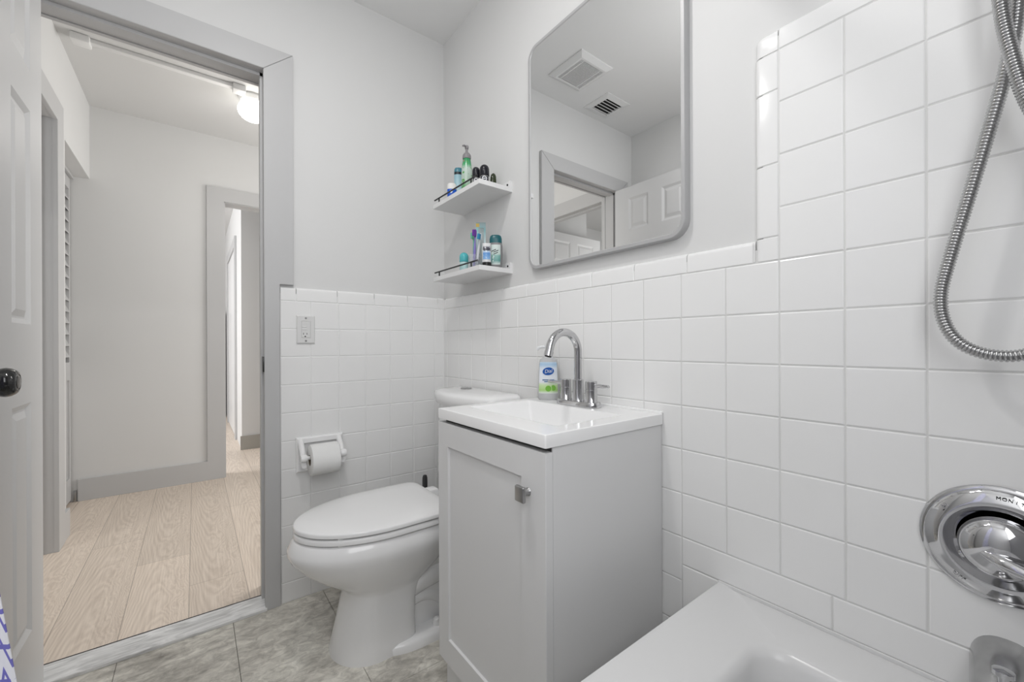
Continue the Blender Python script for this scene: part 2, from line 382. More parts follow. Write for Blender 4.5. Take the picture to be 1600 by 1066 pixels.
for a, b in ((YT-0.1095, YT), (YT-0.219, YT-0.1095)):
    for z0, z1 in ((0.336, 0.4462), (0.227, 0.336), (0.117, 0.227), (0, 0.117)): R.append((a, b, z0, z1))
m = MB(); tiles(m, 'x', R); m.build('tile_field', tile_m, wall_right, smooth=0)
m = MB(); cap_trim(m, 'x', -1.4155, -0.0, 1.1721, 1.2215, start=-1.258)
cap_trim(m, 'x', YB, YP, 1.6101, 1.657, start=YP)
# vertical bullnose edge of the tub tile panel
g, r = 0.0009, 0.011; ye = -1.4155
prof = [(0.0014, YP+g), (0.0, YP+g+0.0016), (0.0, ye-r)]+[(r-r*math.cos(a), ye-r+r*math.sin(a)) for a in [PI/2*i/6 for i in range(1, 7)]]+[(0.013, ye), (0.013, YP+g)]
cut = [1.2225, 1.376, 1.529, 1.6101]
for a, b in zip([1.1721]+cut[:-1], cut):
    m.loft([[(d+sc, y, z) for d, y in prof] for z, sc in ((a+g, 0.0016), (a+g+0.0018, 0), (b-g-0.0018, 0), (b-g, 0.0016))])
ce = YP+0.0455; ct = 1.657
cor = []
for k, dd in ((0, 0.013), (0, 0.0115), (0.0025, 0.006), (0.0065, 0.0018), (0.011, 0.0)):
    y0_, y1_, z0_, z1_ = YP+g, ce-k, 1.6101+g, ct-k; rr = 0.012
    cor.append([(dd, y0_, z0_), (dd, y1_, z0_)]+[(dd, y1_-rr+rr*math.cos(a), z1_-rr+rr*math.sin(a)) for a in [PI/2*i/6 for i in range(7)]]+[(dd, y0_, z1_)])
m.loft(cor)
m.build('cap_tiles', tile_m, wall_right, smooth=25)
m = MB(); m.box(0.0017, 0.0125, YB, -0.0, 0, 1.2).box(0.0017, 0.0125, YB, YP+0.03, 1.2, 1.64); m.build('grout', grout_m, wall_right)
m = MB(); m.box(XL-0.1, XL, YB-0.1, 0.118, 0, 2.6); wall_left = struct(m.build('wall_left', paint))
m = MB(); m.box(XL-0.1, 0.11, YB-0.1, YB, 0, 2.6); struct(m.build('wall_front', mat('rear_wall_reflection_grey', (0.34, 0.34, 0.345), 0.5, noise=0.01)))  # unseen wall; grey put in to give the chrome dark reflections
m = MB(); m.box(XL-0.1, 0.11, YB-0.1, 0.118, CEIL, CEIL+0.12); struct(m.build('ceiling', ceil_m))
# floor: stone-look tiles 305 x 610
m = MB()
def fl(x0, x1, y0, y1, g=0.0006):
    m.box(x0+g, x1-g, y0+g, y1-g, -0.012, 0.0, 0.0008, 1)
for x0, x1, j in ((-1.53, -1.163, -0.43), (-1.163, -0.858, -0.12), (-0.858, -0.553, -0.425), (-0.553, -0.248, -0.02), (-0.248, PL, -0.425)):
    y = j
    fl(x0, x1, y, 0.03)
    while y > YB:
        fl(x0, x1, max(y-0.61, YB), y); y -= 0.61
floor = struct(m.build('floor', stone_m, smooth=0))
m = MB(); m.box(-1.55, 0.05, YB-0.05, 0.1, -0.05, -0.004); m.build('joints', darkgap_m, floor)

# door frame: jamb with stop, casing, threshold
JX0, JX1, JZ = -1.370, -0.752, 2.045
tr = sthing('trim_1', (-1.06, 0, 0))
def jamb_profile():   # (depth y, inset towards the opening)
    return [(0.002, -0.016), (0.002, 0.0), (0.038, 0.0), (0.038, 0.012), (0.074, 0.012), (0.074, 0.0), (0.124, 0.0), (0.124, -0.016)]
m = MB(); m.prism([(JX1-i, y) for y, i in jamb_profile()], 'z', 0.0, JZ)
m.prism([(JX0+i, y) for y, i in jamb_profile()], 'z', 0.0, JZ)
m.prism([(y, JZ-i) for y, i in jamb_profile()], 'x', JX0-0.016, JX1+0.016)
m.build('jamb', trim_m, tr, smooth=0)
m = MB(); cx0, cx1 = -0.757, -0.657
m.prism([(-0.7055, 0.0), (cx0, 0.0), (cx0, 2.041), (cx1, 2.129), (cx1, 1.2335), (-0.7055, 1.2335)], 'y', -0.007, PL+0.001, 0.0012)
m.build('casing', trim_m, tr, smooth=0)
m = MB(); m.prism([(-1.365, 0.0), (-1.465, 0.0), (-1.465, 2.129), (-1.365, 2.041)], 'y', -0.007, PL+0.001, 0.0012); m.build('casing', trim_m, tr, smooth=0)
m = MB(); m.prism([(cx1-0.0006, 2.1298), (cx0-0.0006, 2.0418), (-1.3644, 2.0418), (-1.4644, 2.1298)], 'y', -0.007, PL+0.001, 0.0012); m.build('casing', trim_m, tr, smooth=0)
m = MB(); m.box(-0.7610, -0.7515, 0.002, 0.037, 0.898, 0.956, 0.001); m.build('strike_plate', black_m, tr, label='black strike plate')
# hall-side casing
m = MB(); m.prism([(-1.365, 0.0), (-1.465, 0.0), (-1.465, 2.141), (-0.657, 2.141), (-0.657, 0), (-0.757, 0), (-0.757, 2.041), (-1.365, 2.041)], 'y', 0.1175, 0.134); m.build('casing', trim_m, tr, smooth=0)
m = MB(); m.prism([(-0.012, 0.0), (-0.012, 0.010), (0.050, 0.0300), (0.058, 0.030), (0.058, 0.0)], 'x', -1.372, -0.752, 0.0008); struct(m.build('trim_2', marble_m, smooth=0))
m = MB(); m.box(-1.40, -0.74, 0.058, 0.0615, 0.0, 0.031); struct(m.build('trim_3', darkgap_m, smooth=0))

# six-panel bathroom door, standing open at ninety degrees
def panel_door(root, m_, half, w, h, along, face_sign, base, t=0.035):
    """half=False builds a slab with raised panels on both faces. along: unit vector hinge->free edge; normal = face direction"""
    ax = Vector(along); nrm = Vector((0, 0, 1)).cross(ax)*face_sign; O = Vector(base)
    def P(u, z, d): return O+ax*u+Vector((0, 0, z))+nrm*d
    st, mu = 0.105, 0.095; pw = (w-2*st-mu)/2
    rowsz = [(0.215, 0.835), (1.045, 1.625), (1.735, 1.945)]
    us = [0, st, st+pw, st+pw+mu, w-st, w]; zz = [0]+[v for r_ in rowsz for v in r_]+[h]
    mm = MB()
    for d0, s in ((0, 1), (-t, -1)):
        for i in range(5):
            for j in range(7):
                u0_, u1_, z0, z1 = us[i], us[i+1], zz[j], zz[j+1]
                if i in (1, 3) and j in (1, 3, 5):
                    rings = [[P(u, z, d0+s*dd) for u, z in ((u0_+k, z0+k), (u1_-k, z0+k), (u1_-k, z1-k), (u0_+k, z1-k))] for k, dd in ((0, 0), (0.004, -0.002), (0.014, -0.008), (0.019, -0.008), (0.036, -0.0015), (0.039, -0.0015))]
                    mm.loft(rings, cap0=False, cap1=True)
                else: mm.quad(P(u0_, z0, d0), P(u1_, z0, d0), P(u1_, z1, d0), P(u0_, z1, d0))
    for a, b in (((0, 0), (w, 0)), ((w, 0), (w, h)), ((w, h), (0, h)), ((0, h), (0, 0))):
        mm.quad(P(a[0], a[1], 0), P(b[0], b[1], 0), P(b[0], b[1], -t), P(a[0], a[1], -t))
    bmesh.ops.remove_doubles(mm.bm, verts=mm.bm.verts, dist=0.0001)
    return mm.build('leaf', m_, root, smooth=20), P
door = sthing('door_1', (-1.34, -0.3, 0.012))
leaf, DP = panel_door(door, door_m, False, 0.605, 2.02, (0, -1, 0), 1, (-1.318, -0.012, 0.012))
def door_knob(root, P, u, z, m_):
    c = P(u, z-0.0, 0); n = (P(0, 0, 1)-P(0, 0, 0))
    k = MB(); k.lathe([(0.0, 0.0), (0.032, 0.0), (0.033, 0.004), (0.030, 0.008), (0.012, 0.010), (0.011, 0.028), (0.015, 0.030), (0.024, 0.034), (0.029, 0.042), (0.030, 0.049), (0.0285, 0.056), (0.0245, 0.062), (0.021, 0.0648), (0.017, 0.0655), (0.0165, 0.0645), (0.014, 0.0645), (0.013, 0.066), (0.006, 0.0665), (0.0, 0.0665)], c, n, 40)
    return k.build('knob', m_, root, smooth=50, label='round black door knob')
door_knob(door, DP, 0.500, 0.913, knobblack_m)
n_ = MB(); n_.lathe([(0.0, 0), (0.032, 0), (0.031, 0.008), (0.012, 0.01), (0.012, 0.028), (0.028, 0.045), (0.026, 0.06), (0, 0.066)], DP(0.500, 0.913, -0.035), (-1, 0, 0), 24); n_.build('knob', knobblack_m, door, label='round black door knob')
for z in (0.25, 1.05, 1.85):
    m = MB(); m.lathe([(0.006, 0), (0.006, 0.09)], (-1.348, 0.001, z), n=12); m.box(-1.3515, -1.3495, -0.012, 0.0, z, z+0.09); m.build('hinge', trim_m, door)

# ================================================================== HALL AND ROOMS BEYOND
HF, HC, HFAR, HX = 0.03, 2.525, 1.90, -1.49
m = MB(); m.box(-4.0, 1.6, 0.0600, 8.0, -0.02, HF); struct(m.build('floor_hall', wood_m, smooth=0))
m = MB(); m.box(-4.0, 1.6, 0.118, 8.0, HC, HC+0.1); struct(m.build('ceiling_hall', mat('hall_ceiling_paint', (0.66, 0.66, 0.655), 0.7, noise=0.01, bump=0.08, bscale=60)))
# left hall wall: opening for door_2 (y .24-1.04) and closet (y 1.267-1.90)
m = MB()
m.box(HX-0.1, HX, 0.118, 0.222, HF, HC).box(HX-0.1, HX, 1.058, 1.267, HF, HC).box(HX-0.1, HX, 0.222, 1.058, 2.085, HC).box(HX-0.1, HX, 1.267, HFAR+0.1, 2.058, HC)
m.box(HX-0.75, HX-0.1, 1.13, 1.267, HF, HC); m.box(HX-0.75, HX-0.1, HFAR, HFAR+0.1, HF, HC).box(HX-0.8, HX-0.75, 1.13, HFAR+0.1, HF, HC)
struct(m.build('wall_hall_left', paint))
m = MB(); m.box(HX-0.12, -0.785, HFAR, HFAR+0.11, HF, HC).box(0.02, 1.5, HFAR, HFAR+0.11, HF, HC).box(-0.785, 0.02, HFAR, HFAR+0.11, 2.06, HC)
struct(m.build('wall_hall_far', paint))
m = MB(); m.box(1.0, 1.1, 0.118, HFAR, HF, HC); struct(m.build('wall_hall_right', paint))
m = MB(); m.box(-4.0, XL-0.1, 0.018, 0.118, 0, 2.6); struct(m.build('wall_side_room', paint))
m = MB(); m.box(-4.0, -3.9, 0.118, 2.0, 0, 2.6).box(-3.9, HX-0.75, HFAR, HFAR+0.1, 0, 2.6); struct(m.build('wall_side_room.001', paint))
# baseboards
m = MB(); m.box(-1.546, -0.8935, HFAR-0.014, HFAR+0.001, HF, 0.166, 0.001); struct(m.build('baseboard_far', trim_m, smooth=0))
m = MB(); m.box(HX-0.001, HX+0.014, 1.160, 1.268, HF, 0.168, 0.001); struct(m.build('baseboard_left', trim_m, smooth=0))
# doorway on the left wall
t2 = sthing('trim_4', (HX, 0.64, HF))
m = MB(); m.prism([(1.040, HF), (1.156, HF), (1.156, 2.172), (0.124, 2.172), (0.124, HF), (0.240, HF), (0.240, 2.067), (1.040, 2.067)], 'x', HX-0.001, HX+0.016, 0.001); m.build('casing', trim_m, t2, smooth=0)
m = MB(); m.box(HX-0.11, HX+0.004, 1.043, 1.060, HF, 2.087).box(HX-0.11, HX+0.004, 0.220, 0.237, HF, 2.087).box(HX-0.11, HX+0.004, 0.220, 1.060, 2.070, 2.087)
m.box(HX-0.075, HX-0.04, 1.031, 1.045, HF, 2.072).box(HX-0.075, HX-0.04, 0.236, 0.249, HF, 2.072).box(HX-0.075, HX-0.04, 0.236, 1.045, 2.058, 2.071); m.build('jamb', trim_m, t2, smooth=0)
d2 = sthing('door_2', (HX-0.45, 1.03, HF+0.01))
l2, DP2 = panel_door(d2, whitedoor_m, False, 0.77, 2.02, (-1, 0, 0), 1, (HX-0.115, 1.022, HF+0.01))
for z in (0.3, 1.85):
    m = MB(); m.lathe([(0.007, 0), (0.007, 0.09)], (HX-0.108, 1.028, z), n=12); m.build('hinge', black_m, d2)
# closet with louvered bifold door
cl = sthing('door_3', (HX-0.08, 1.58, HF))
xc = HX-0.085
def louver_panel(y0, y1, name):
    m = MB(); z0, z1 = HF+0.018, 2.035; t = 0.028; st = 0.026
    m.box(xc-t, xc, y0, y0+st, z0, z1, 0.001).box(xc-t, xc, y1-st, y1, z0, z1, 0.001)
    m.box(xc-t, xc, y0+st, y1-st, z1-0.07, z1).box(xc-t, xc, y0+st, y1-st, 0.79, 0.90).box(xc-t, xc, y0+st, y1-st, z0, z0+0.14)
    m.box(xc-t*0.75, xc-t*0.35, y0+st, y1-st, z0+0.14, 0.79)
    o = m.build('leaf', trim_m, cl, smooth=0)
    z = 0.93; s = MB()
    while z < z1-0.085:
        s.prism([(xc-t+0.001, z+0.060), (xc-t+0.001, z+0.067), (xc-0.0005, z+0.008), (xc-0.0005, z+0.001)], 'y', y0+st-0.002, y1-st+0.002); z += 0.069
    s.build('louver_slats', trim_m, o, smooth=0)
louver_panel(1.272, 1.582, 'a'); louver_panel(1.588, 1.888, 'b')
m = MB(); m.box(HX-0.115, HX-0.07, 1.268, 1.899, 2.038, 2.057); m.build('track', trim_m, cl)
m = MB(); m.box(HX-0.075, HX-0.062, 1.886, 1.899, HF, 0.10, 0.001); m.build('pivot_bracket', steel_m, cl)
m = MB(); m.box(HX-0.15, HX-0.13, 1.27, 1.9, HF, 2.05); m.build('closet_shade_sheet', cabdark_m, cl)  # dark sheet added so shade shows between the slats
# doorway on the far wall
t3 = sthing('trim_5', (-0.4, HFAR, HF))
m = MB(); m.prism([(-0.895, HF), (-0.895, 2.155), (0.13, 2.155), (0.13, HF), (0.025, HF), (0.025, 2.056), (-0.790, 2.056), (-0.790, HF)], 'y', HFAR-0.014, HFAR+0.001, 0.001); m.build('casing', trim_m, t3, smooth=0)
m = MB(); m.box(-0.797, -0.784, HFAR-0.004, HFAR+0.113, HF, 2.064).box(0.018, 0.032, HFAR-0.004, HFAR+0.113, HF, 2.064).box(-0.797, 0.032, HFAR-0.004, HFAR+0.113, 2.051, 2.064); m.build('jamb', trim_m, t3, smooth=0)
# block of wall standing beyond that doorway, with a door along its side
BX, BY = -0.62, 2.774
m = MB(); m.box(BX, 1.5, BY, BY+0.12, HF, HC).box(BX, BX+0.12, BY+0.12, 5.6, HF, HC); struct(m.build('wall_far_room', paint))
m = MB(); m.box(-4.0, 1.6, 5.9, 6.0, HF, HC); struct(m.build('wall_far_room.001', paint))
m = MB(); m.box(-4.0, -3.9, 2.0, 6.0, HF, HC); struct(m.build('wall_far_room.002', paint))
m = MB(); m.box(1.5, 1.6, 0.118, 6.0, HF, HC); struct(m.build('wall_far_room.003', paint))
m = MB(); m.box(BX-0.012, 1.5, BY-0.014, BY+0.001, HF, 0.158, 0.001); struct(m.build('baseboard_far_room', beige_m, smooth=0))
t4 = sthing('trim_6', (BX, 4, HF))
m = MB(); m.prism([(3.29, HF), (3.29, 2.13), (4.62, 2.13), (4.62, HF), (4.50, HF), (4.50, 2.03), (3.40, 2.03), (3.40, HF)], 'x', BX-0.018, BX+0.001); m.build('casing', trim_m, t4, smooth=0)
d4 = sthing('door_4', (BX, 3.95, HF)); m = MB(); m.box(BX-0.008, BX+0.03, 3.41, 4.49, HF+0.01, 2.02); m.build('leaf', whitedoor_m, d4, smooth=0)
m = MB(); m.box(-0.86, -0.675, 5.0, 5.55, HF, 1.46, 0.006)
fr = m.build('dark_panel', fridge_m); tag(fr, 'tall dark upright panel far away, seen through the second doorway', 'panel')

# hall ceiling lamp and raceway
lamp = thing('hall_ceiling_lamp', (-0.675, 1.19, HC), 'lit round white globe lamp on the hall ceiling', 'lamp')
m = MB(); m.lathe([(0.0, 0.0), (0.075, 0.0), (0.078, -0.012), (0.066, -0.03), (0.0, -0.03)], (-0.675, 1.19, HC), n=36); m.build('lamp_base', vent_m, lamp)
m = MB(); m.lathe([(0.060, -0.028)]+[(0.081*math.cos(a), -0.082+0.060*math.sin(a)) for a in [PI*0.32-PI*0.82*i/14 for i in range(15)]]+[(0.0, -0.142)], (-0.675, 1.19, HC), n=36); m.build('globe', globe_m, lamp)
rw = thing('cable_raceway', (-1.05, 1.10, HC), 'slim white surface cable raceway along the hall ceiling', 'raceway')
m = MB(); m.box(-1.38, -0.76, 1.085, 1.120, HC-0.022, HC, 0.004); m.build('channel', vent_m, rw)
m = MB(); m.box(-1.44, -1.37, 1.068, 1.135, HC-0.036, HC, 0.006); m.build('end_box', vent_m, rw)
m = MB(); m.box(-0.785, -0.720, 1.068, 1.135, HC-0.036, HC, 0.006); m.build('end_box', vent_m, rw)

# ================================================================== MIRROR CABINET
MY0, MY1, MZ0, MZ1 = -1.262, -0.664, 1.264, 2.056
def rrect(y0, y1, z0, z1, r, n=8):
    pts = []
    for cy, cz, a0 in ((y1-r, z1-r, 0), (y0+r, z1-r, PI/2), (y0+r, z0+r, PI), (y1-r, z0+r, 1.5*PI)):
        for i in range(n+1):
            a = a0+PI/2*i/n; pts.append((cy+r*math.cos(a), cz+r*math.sin(a)))
    return pts
mir = thing('mirror', (0, (MY0+MY1)/2, MZ0), 'tall rounded-corner wall mirror in a satin grey frame above the sink', 'mirror')
def ring(x, ins, r): return [(x, y, z) for y, z in rrect(MY0+ins, MY1-ins, MZ0+ins, MZ1-ins, r)]
m = MB(); XF = -0.012
m.loft([ring(PL+0.001, 0, 0.045), ring(XF+0.002, 0, 0.045), ring(XF, 0.0015, 0.044), ring(XF, 0.0105, 0.036), ring(XF+0.0025, 0.0125, 0.034)], cap0=True, cap1=False)
m.build('frame', frame_m, mir, smooth=30)
m = MB()
pts = rrect(MY0+0.012, MY1-0.012, MZ0+0.012, MZ1-0.012, 0.0345); tilt = 0.0035
m.loft([[(XF+0.0024+(y-(MY0+MY1)/2)*tilt*0+0.0, y, z) for y, z in pts]], cap0=False, cap1=True)
m.build('mirror_glass', mirror_m, mir, smooth=0)

# ================================================================== CEILING VENTS (seen in the mirror)
fan = thing('exhaust_fan', (-0.712, -0.262, CEIL), 'square white exhaust fan cover with fine slats on the ceiling, seen in the mirror', 'exhaust fan')
m = MB(); x0, x1, y0, y1 = -0.832, -0.592, -0.385, -0.138
def sq(x0, x1, y0, y1, z): return [(x0, y0, z), (x1, y0, z), (x1, y1, z), (x0, y1, z)]
m.loft([sq(x0, x1, y0, y1, CEIL), sq(x0, x1, y0, y1, CEIL-0.006), sq(x0+0.025, x1-0.025, y0+0.025, y1-0.025, CEIL-0.020), sq(x0+0.036, x1-0.036, y0+0.036, y1-0.036, CEIL-0.020), sq(x0+0.036, x1-0.036, y0+0.036, y1-0.036, CEIL-0.004)], cap0=False, cap1=True); m.build('frame', vent_m, fan, smooth=0)
m = MB(); y = y0+0.039
while y < y1-0.040:
    m.box(x0+0.036, x1-0.036, y, y+0.0026, CEIL-0.019, CEIL-0.0145); y += 0.0078
for xx in (-0.775, -0.65): m.box(xx-0.003, xx+0.003, y0+0.036, y1-0.036, CEIL-0.0185, CEIL-0.007)
m.build('grille', vent_m, fan, smooth=0)
m = MB(); m.box(x0+0.036, x1-0.036, y0+0.036, y1-0.036, CEIL-0.0066, CEIL-0.0042); m.build('slat_shade_sheet', ventdark_m, fan)  # dark box added above the slats, shade put into its colour
vt = thing('air_vent', (-1.08, -0.135, CEIL), 'small white air register with curved blades on the ceiling, seen in the mirror', 'air vent')
m = MB(); x0, x1, y0, y1 = -1.185, -0.978, -0.232, -0.040
m.loft([sq(x0, x1, y0, y1, CEIL), sq(x0, x1, y0, y1, CEIL-0.004), sq(x0+0.034, x1-0.034, y0+0.034, y1-0.034, CEIL-0.012), sq(x0+0.034, x1-0.034, y0+0.034, y1-0.034, CEIL-0.0005)], cap0=False, cap1=False); m.build('frame', vent_m, vt, smooth=0)
m = MB(); m.box(x0+0.034, x1-0.034, y0+0.034, y1-0.034, CEIL-0.002, CEIL-0.0006); m.build('duct_shade_sheet', ventdark_m, vt)  # near-black sheet painting in the shade behind the blades
for k in range(5):
    m = MB(); yy = y0+0.046+k*0.0235
    m.loft([[(xx, yy+0.017*t, CEIL-0.013+0.011*t*t) for t in (0, 0.25, 0.5, 0.75, 1.0)]+[(xx, yy+0.017*t, CEIL-0.0118+0.011*t*t) for t in (1.0, 0.75, 0.5, 0.25, 0)] for xx in (x0+0.034, x1-0.034)])
    m.build('blade', vent_m, vt)

# ================================================================== VANITY
VY0, VY1, VX, VT, VB = -1.193, -0.735, -0.412, 0.817, 0.789
van = thing('vanity_cabinet', (-0.2, -0.96, 0), 'narrow grey shaker bathroom vanity cabinet with one door under the white sink', 'cabinet')
m = MB(); cx = -0.388
m.box(cx, -0.002, VY0+0.004, VY0+0.020, 0.0, VB, 0.001).box(cx, -0.002, VY1-0.020, VY1-0.004, 0, VB, 0.001)
m.box(cx, -0.02, VY0+0.02, VY1-0.02, 0.09, 0.106).box(-0.03, -0.02, VY0+0.02, VY1-0.02, 0.09, VB)
m.box(cx, cx+0.018, VY0+0.02, VY1-0.02, VB-0.04, VB-0.001)
m.build('body', cab_m, van, smooth=0)
m = MB(); m.box(cx-0.001, cx+0.013, VY0+0.02, VY1-0.006, 0.0, 0.105); m.build('toe_board', cab_m, van, smooth=0)
m = MB(); dx0, dx1 = -0.409, -0.390; dy0, dy1, dz0, dz1 = VY0+0.003, VY1+0.004, 0.108, 0.779
py0, py1, pz0, pz1 = -1.112, -0.786, 0.178, 0.715
def rect(x, y0, y1, z0, z1): return [(x, y0, z0), (x, y1, z0), (x, y1, z1), (x, y0, z1)]
b = 0.0012
m.loft([rect(dx1, dy0, dy1, dz0, dz1), rect(dx0+b, dy0, dy1, dz0, dz1), rect(dx0, dy0+b, dy1-b, dz0+b, dz1-b), rect(dx0, py0, py1, pz0, pz1), rect(dx0+0.0065, py0+0.0012, py1-0.0012, pz0+0.0012, pz1-0.0012)], cap0=True, cap1=True)
cd = m.build('door', cab_m, van, smooth=0)
m = MB(); kc = Vector((dx0, -1.135, 0.688))
m.lathe([(0.0, 0), (0.009, 0), (0.007, 0.004), (0.0055, 0.012), (0.007, 0.017), (0.0, 0.017)], kc, (-1, 0, 0), 20)
m.box(kc.x-0.026, kc.x-0.017, kc.y-0.0145, kc.y+0.0145, kc.z-0.0165, kc.z+0.0165, 0.003, 3)
m.build('knob', steel_m, cd, label='square brushed metal knob')
m = MB(); m.box(-0.3895, -0.3875, VY0+0.008, VY1-0.008, 0.10, VB-0.001); m.build('front_gap_shade', cabdark_m, van)  # dark sheet painting in the shade around the cabinet door

sink = thing('sink_top', (-0.2, -0.96, VB), 'white one-piece sink top with a square basin on the grey vanity', 'sink')
m = MB()
bx0, bx1, by0, by1 = -0.330, -0.100, -1.140, -0.768
def rr2(x0, x1, y0, y1, z, r, n=6):
    pts = []
    for cx_, cy_, a0 in ((x1-r, y1-r, 0), (x0+r, y1-r, PI/2), (x0+r, y0+r, PI), (x1-r, y0+r, 1.5*PI)):
        for i in range(n+1):
            a = a0+PI/2*i/n; pts.append((cx_+r*math.cos(a), cy_+r*math.sin(a), z))
    return pts
O = lambda z, i, r=0.004: rr2(VX+i, -0.0005, VY0+i, VY1-i, z, r)
m.loft([O(VB, 0.002), O(VB+0.001, 0), O(VT-0.0025, 0), O(VT-0.0006, 0.0008), O(VT, 0.0028),
        rr2(VX+0.006, -0.004, VY0+0.006, VY1-0.006, VT, 0.004), rr2(bx0-0.004, bx1+0.004, by0-0.004, by1+0.004, VT, 0.010), rr2(bx0-0.001, bx1+0.001, by0-0.001, by1+0.001, VT, 0.009), rr2(bx0+0.002, bx1-0.002, by0+0.002, by1-0.002, VT-0.0008, 0.009), rr2(bx0+0.005, bx1-0.004, by0+0.006, by1-0.006, VT-0.006, 0.009),
        rr2(bx0+0.030, bx1-0.010, by0+0.030, by1-0.030, VT-0.085, 0.008), rr2(bx0+0.045, bx1-0.02, by0+0.045, by1-0.045, VT-0.096, 0.012), rr2(-0.235, -0.195, -0.975, -0.935, VT-0.103, 0.0199)], cap0=False, cap1=True)
m.build('basin', basin_m, sink, smooth=35)
m = MB(); m.lathe([(0.0, 0), (0.021, 0), (0.022, 0.002), (0.015, 0.003), (0.0, 0.002)], (-0.215, -0.955, VT-0.103), n=24); m.build('drain', chrome_m, sink)
m = MB(); m.box(-0.006, 0.0005, VY0+0.0, VY1, VT-0.001, VT+0.006, 0.002); m.build('caulk_bead', basin_m, sink)

FX, FY = -0.060, -0.949
VF = VT+0.0004
fc = thing('faucet', (FX, FY, VT), 'chrome gooseneck bathroom faucet with two lever handles on the sink top', 'faucet')
m = MB()
def stad(L_, r, z, n=10):
    pts = []
    for cy_, a0 in ((FY+L_, 0), (FY-L_, PI)):
        for i in range(n+1):
            a = a0+PI*i/n; pts.append((FX+r*math.cos(a), cy_+r*math.sin(a), z))
    return pts
m.loft([stad(0.054, 0.0265, VF), stad(0.054, 0.0265, VT+0.010), stad(0.054, 0.024, VT+0.015), stad(0.054, 0.02, VT+0.0155)])
m.build('base_plate', chrome_m, fc)
for sgn in (1, -1):
    c = (FX, FY+0.0515*sgn, VT+0.014)
    m = MB(); m.lathe([(0.0, 0), (0.0185, 0), (0.0185, 0.002), (0.0172, 0.005), (0.0172, 0.036), (0.0165, 0.0368), (0.0165, 0.0378), (0.0172, 0.0386), (0.0172, 0.059), (0.0155, 0.061), (0.0, 0.061)], c, n=32)
    h = m.build('handle', chrome_m, fc)
    m = MB(); d = Vector((-0.12, sgn, 0.02)).normalized(); p = Vector(c)+Vector((0, 0, 0.0485))
    m.tube([p+d*0.015, p+d*0.03, p+d*0.069, p+d*0.0715], 0.0052, 14, rad=[0.0052, 0.0052, 0.0048, 0.003]); m.build('lever', chrome_m, h)
m = MB(); m.lathe([(0.0, 0), (0.0175, 0), (0.0162, 0.004), (0.0162, 0.062), (0.0135, 0.064), (0, 0.064)], (FX, FY, VT+0.014), n=32)
R_ = 0.0575; zc = 1.033-R_
pts = [(FX, FY, VT+0.07+(zc-VT-0.07)*k/6) for k in range(7)]+[(FX-R_+R_*math.cos(a), FY, zc+R_*math.sin(a)) for a in [PI*0.93*i/22 for i in range(1, 23)]]
t_ = (Vector(pts[-1])-Vector(pts[-2])).normalized(); e = Vector(pts[-1]); pts += [tuple(e+t_*0.008), tuple(e+t_*0.016)]
m.tube(pts, 0.0118, 20)
m.tube([e+t_*0.010, e+t_*0.024], 0.0128, 20)
m.build('spout', chrome_m, fc)
m = MB(); m.tube([e+t_*0.0235, e+t_*0.0255], 0.0095, 16); m.build('aerator', ventdark_m, fc)

# hand soap
sx, sy = -0.042, -0.7985
sp_ = thing('soap_bottle', (sx, sy, VT), 'clear hand soap bottle with blue oval label standing behind the faucet', 'soap bottle')
to_cam = Vector((CAM.x-sx, CAM.y-sy, 0)).normalized(); fx = Vector((-to_cam.y, to_cam.x, 0)).normalized()   # right of the label
if fx.dot(rt) < 0: fx = -fx
def bottle_ring(c, w, d, z, n=40, p=2.6, a0=0, a1=2*PI, closed=True, off=0.0, side=None, front=None):
    side = side or fx; front = front or to_cam
    out = []
    for k in range(n if closed else n+1):
        a = a0+(a1-a0)*k/n; ca, sa = math.cos(a), math.sin(a)
        u = math.copysign(abs(ca)**(2/p), ca)*(w+off); v = math.copysign(abs(sa)**(2/p), sa)*(d+off)
        out.append(Vector((c[0], c[1], z))+side*u+front*v)
    return out
soap_gel = mat('clear_soap_plastic', (0.74, 0.75, 0.76), 0.12, trans=0.35, ior=1.2, noise=0.01)
soapprof = [(0.030, 0.019, 0.0), (0.0335, 0.0215, 0.004), (0.0338, 0.0218, 0.03), (0.0325, 0.021, 0.08), (0.0305, 0.02, 0.118), (0.0275, 0.018, 0.131), (0.018, 0.014, 0.138), (0.0125, 0.0125, 0.140)]
m = MB(); m.loft([bottle_ring((sx, sy), w, d, VT+z) for w, d, z in soapprof]); m.build('bottle', soap_gel, sp_, smooth=50)
lab = gradient_mat('soap_label', [(0.0, (0.80, 0.83, 0.82)), (0.10, (0.42, 0.68, 0.22)), (0.26, (0.62, 0.80, 0.45)), (0.36, (0.86, 0.89, 0.93)), (0.8, (0.80, 0.87, 0.96)), (0.92, (0.42, 0.62, 0.82)), (1.0, (0.60, 0.74, 0.88))], 0.022, 0.124, spots=None)
def label_patch(c, prof, z0, z1, frac, m_, parent, name='label', off=0.0005, p=2.6, base=VT, side=None, front=None, nz=10, label=None):
    mm = MB(); rings = []
    for i in range(nz+1):
        z = z0+(z1-z0)*i/nz
        for (wa, da, za), (wb, db, zb) in zip(prof, prof[1:]):
            if za <= z <= zb: t = (z-za)/(zb-za); w, d = wa+(wb-wa)*t, da+(db-da)*t
        rings.append(bottle_ring(c, w, d, base+z, 20, p, PI/2-frac, PI/2+frac, False, off, side, front))
    mm.loft(rings, closed=False); return mm.build(name, m_, parent, smooth=60, label=label)
lb = label_patch((sx, sy), soapprof, 0.022, 0.124, 1.05, lab, sp_, label='pale blue and green front label')
blue_m = plastic('logo_blue', (0.008, 0.10, 0.42)); wtxt = plastic('white_print', (0.85, 0.87, 0.9)); dtxt = plastic('blue_print', (0.06, 0.16, 0.34)); green_m = plastic('green_print', (0.20, 0.50, 0.06))
